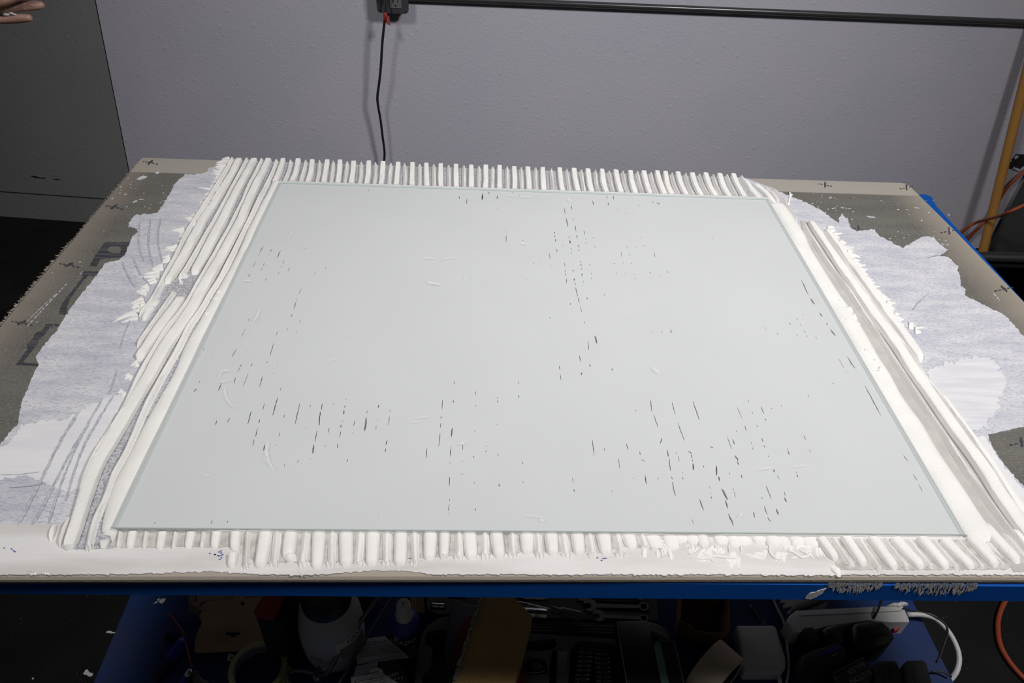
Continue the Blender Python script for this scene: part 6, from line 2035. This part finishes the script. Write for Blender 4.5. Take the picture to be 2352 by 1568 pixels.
# black plugs, adapters, charger, batteries
def blk(name, lab, cat, px, h0, h1, mat, bev, group=None):
    c = SP([np.mean(np.array(px), 0)], h0)[0]
    t = thing(name, lab, cat, c, group)
    slab('body', px, h0, h1, M[mat], t, bev)
    return t
t = blk('wall_adapter', 'black angular wall adapter plugged into the strip near its switch', 'adapter', [(1958, 1437), (1965, 1428), (1990, 1424), (2030, 1425), (2045, 1438), (2057, 1462), (2038, 1483), (2008, 1489), (1975, 1490), (1962, 1472)], .004, .050, 'black', .006)
slab('ridge', [(1985, 1440), (2028, 1434), (2040, 1456), (1998, 1462)], .050, .054, M['black_matte'], t, .002)
t = blk('plug', 'black two pin plug at the left end of the strip', 'plug', [(1838, 1446), (1846, 1438), (1868, 1436), (1878, 1456), (1890, 1470), (1868, 1478), (1845, 1462)], .002, .042, 'black_matte', .005)
MB().tube(catmull([S(1866, 1462, .02), S(1880, 1490, .016), S(1870, 1520, .006), S(1850, 1545, .004), S(1840, 1580, .004)], .008), .0022, 8).build('cord', M['rubber'], t, True)
t = blk('plug', 'black round plug in the middle of the white strip', 'plug', [(1888, 1444), (1905, 1432), (1930, 1430), (1938, 1448), (1944, 1472), (1918, 1480), (1898, 1466)], .002, .046, 'black', .006)
t = blk('battery_charger', 'black battery charger with dim blue band and small text', 'charger', [(1843, 1502), (1870, 1490), (1930, 1470), (1944, 1492), (1948, 1520), (1905, 1545), (1862, 1560), (1838, 1540)], .002, .046, 'black_matte', .005)
slab('blue_band', [(1886, 1498), (1928, 1480), (1931, 1487), (1890, 1505)], .046, .0468, M['pen'], t)
xd = S(1930, 1500, .047) - S(1905, 1509, .047)
bars('fine_print', S(1912, 1507, .0472), xd, np.cross(UP, xd), [(0, .012, 0)], M['print_dim'], t, .002)
t = blk('camera_battery', 'black battery pack with pale lettering on its face', 'battery', [(1914, 1542), (1984, 1506), (2008, 1542), (1990, 1600), (1930, 1600)], .002, .052, 'black', .003)
slab('grey_edge', [(1914, 1543), (1984, 1507), (1986, 1511), (1917, 1547)], .052, .054, M['darkgrey'], t, .001)
a_, b_ = S(1981, 1518, .0535), S(1940, 1541, .0535)
text('lettering', 'BAUER', .0125, a_, b_ - a_, np.cross(UP, b_ - a_), M['print_dim'], t)
a_, b_ = S(1996, 1535, .0535), S(1952, 1559, .0535)
text('lettering', 'ANTON', .0125, a_, b_ - a_, np.cross(UP, b_ - a_), M['print_dim'], t)
t = blk('battery_block', 'black rounded battery block beside the lettered battery pack', 'battery', [(2010, 1523), (2018, 1515), (2056, 1513), (2064, 1520), (2076, 1560), (2080, 1610), (2012, 1610)], .002, .055, 'black_matte', .006, 'black battery blocks')
slab('groove', [(2030, 1530), (2040, 1530), (2046, 1600), (2036, 1600)], .055, .056, M['black'], t)
t = blk('battery_block', 'black rounded battery block at the right edge of the shelf', 'battery', [(2077, 1522), (2086, 1513), (2122, 1512), (2130, 1519), (2142, 1560), (2150, 1610), (2084, 1610)], .002, .055, 'black_matte', .006, 'black battery blocks')
slab('groove', [(2098, 1530), (2108, 1530), (2116, 1600), (2106, 1600)], .055, .056, M['black'], t)
c = [S(2140, 1543, .012), S(2155, 1541, .012), S(2172, 1545, .012), S(2186, 1554, .010)]
o = MB().tube(catmull(c, .006), .0018, 6).build('thin_wire', M['rubber'], None, True)
tag(o, 'pair of black wires leaving the right battery block', 'wire')
c = [S(1830, 1575, .004), S(1850, 1540, .006), S(1880, 1524, .048), S(1920, 1523, .049), S(1960, 1512, .02), S(1965, 1490, .006)]
o = MB().tube(catmull(c, .006), .0014, 6).build('thin_wire', M['rubber'], None, True)
tag(o, 'thin black wire looped over the battery charger', 'wire')

# ------------------------------------------------------------------ person reaching in from the left
D0 = 1.33
def hp(x, y, dd=0.0):
    return atd(x, y, D0 + dd)
person = thing('person', "person's hand with mortar-dusted fingers reaching in from the left", 'person', hp(-700, 80, .05))
me = bpy.data.meshes.new('hand')
vs, es, rad = [], [], []
def chain(pts, root=None):
    prev = root
    for (x, y, dd, r) in pts:
        vs.append(hp(x, y, dd) - OFF['person'])
        rad.append(r)
        if prev is not None:
            es.append((prev, len(vs) - 1))
        prev = len(vs) - 1
    return prev
wr = chain([(-560, 30, .05, .043), (-420, 20, .04, .040), (-290, 5, .02, .033), (-215, -2, .01, .028)])
palm = chain([(-150, -14, .0, .030)], wr)
def finger(kn, j1, j2, tip, rr_):
    k = chain([(*kn, rr_ * 1.15)], palm)
    kn, j1, j2, tip = [np.array(q, float) for q in (kn, j1, j2, tip)]
    mid = lambda p, q, u: tuple(p * (1 - u) + q * u)
    chain([(*mid(kn, j1, .55), rr_ * .98), (*j1, rr_ * 1.06), (*mid(j1, j2, .5), rr_ * .94), (*j2, rr_ * 1.0), (*mid(j2, tip, .55), rr_ * .90), (*tip, rr_ * .66)], k)
finger((-74, 36, .012), (-20, 45, .013), (36, 43, .008), (73, 41, .002), .0088)         # little
finger((-60, 22, .004), (2, 20, .0), (62, 13, -.002), (104, 11, .002), .0098)          # ring
finger((-62, 8, -.012), (0, 4, -.024), (58, -16, -.026), (100, -32, -.018), .0102)     # middle
finger((-72, -40, -.008), (-12, -56, -.012), (42, -74, -.010), (80, -84, -.004), .0098)  # index
k = chain([(-150, -62, -.004, .013)], palm)
chain([(-100, -100, -.012, .0105), (-52, -124, -.014, .0088)], k)                       # thumb
me.from_pydata([v.tolist() for v in vs], es, [])
ho = bpy.data.objects.new('hand', me)
COL.objects.link(ho)
md = ho.modifiers.new('skin', 'SKIN')
md.use_smooth_shade = True
for i, sv in enumerate(me.skin_vertices[0].data):
    sv.radius = (rad[i], rad[i] * (.80 if i < 5 else 1.0))
    sv.use_root = (i == 4)
ho.modifiers.new('sub', 'SUBSURF').levels = 2
dg = bpy.context.evaluated_depsgraph_get()
me2 = bpy.data.meshes.new_from_object(ho.evaluated_get(dg))
me2.name = 'hand'
bpy.data.objects.remove(ho)
bpy.data.meshes.remove(me)
me2.materials.clear()
me2.materials.append(M['skin'])
me2.polygons.foreach_set('use_smooth', [True] * len(me2.polygons))
ho = bpy.data.objects.new('hand', me2)
COL.objects.link(ho)
ho.parent = person
OFF[ho.name] = OFF['person']
sharp_smooth(MB().tube([hp(-640, 34, .055), hp(-560, 31, .05), hp(-430, 22, .042)], [.055, .053, .050], 20).build('sleeve', M['cuff'], person), 50)
# dabs of mortar on the fingers
for i, (x, y, rx_, ry_, dd) in enumerate(((12, 33, 10, 3.5, -.001), (24, 30, 9, 3.5, -.001), (32, 33, 6, 2.5, -.001), (73, 12, 2.6, 1.0, -.0105), (52, 38, 4, 1.4, -.0015), (63, 40, 4, 1.1, -.0015))):
    c = hp(x, y, dd)
    mb = MB()
    e1, e2 = R[0], R[1]
    rs = random.Random(i)
    ring = [c + (e1 * math.cos(q) * rx_ + e2 * math.sin(q) * ry_) * rs.uniform(.75, 1.15) * D0 / F for q in np.linspace(0, 2 * math.pi, 11)[:-1]]
    mb.add([c - R[2] * .0018] + ring + [c + R[2] * .006], [(0, 1 + k, 1 + (k + 1) % 10) for k in range(10)] + [(11, 1 + (k + 1) % 10, 1 + k) for k in range(10)])
    mb.build('mortar_dab', M['skim_thick'], ho, True)
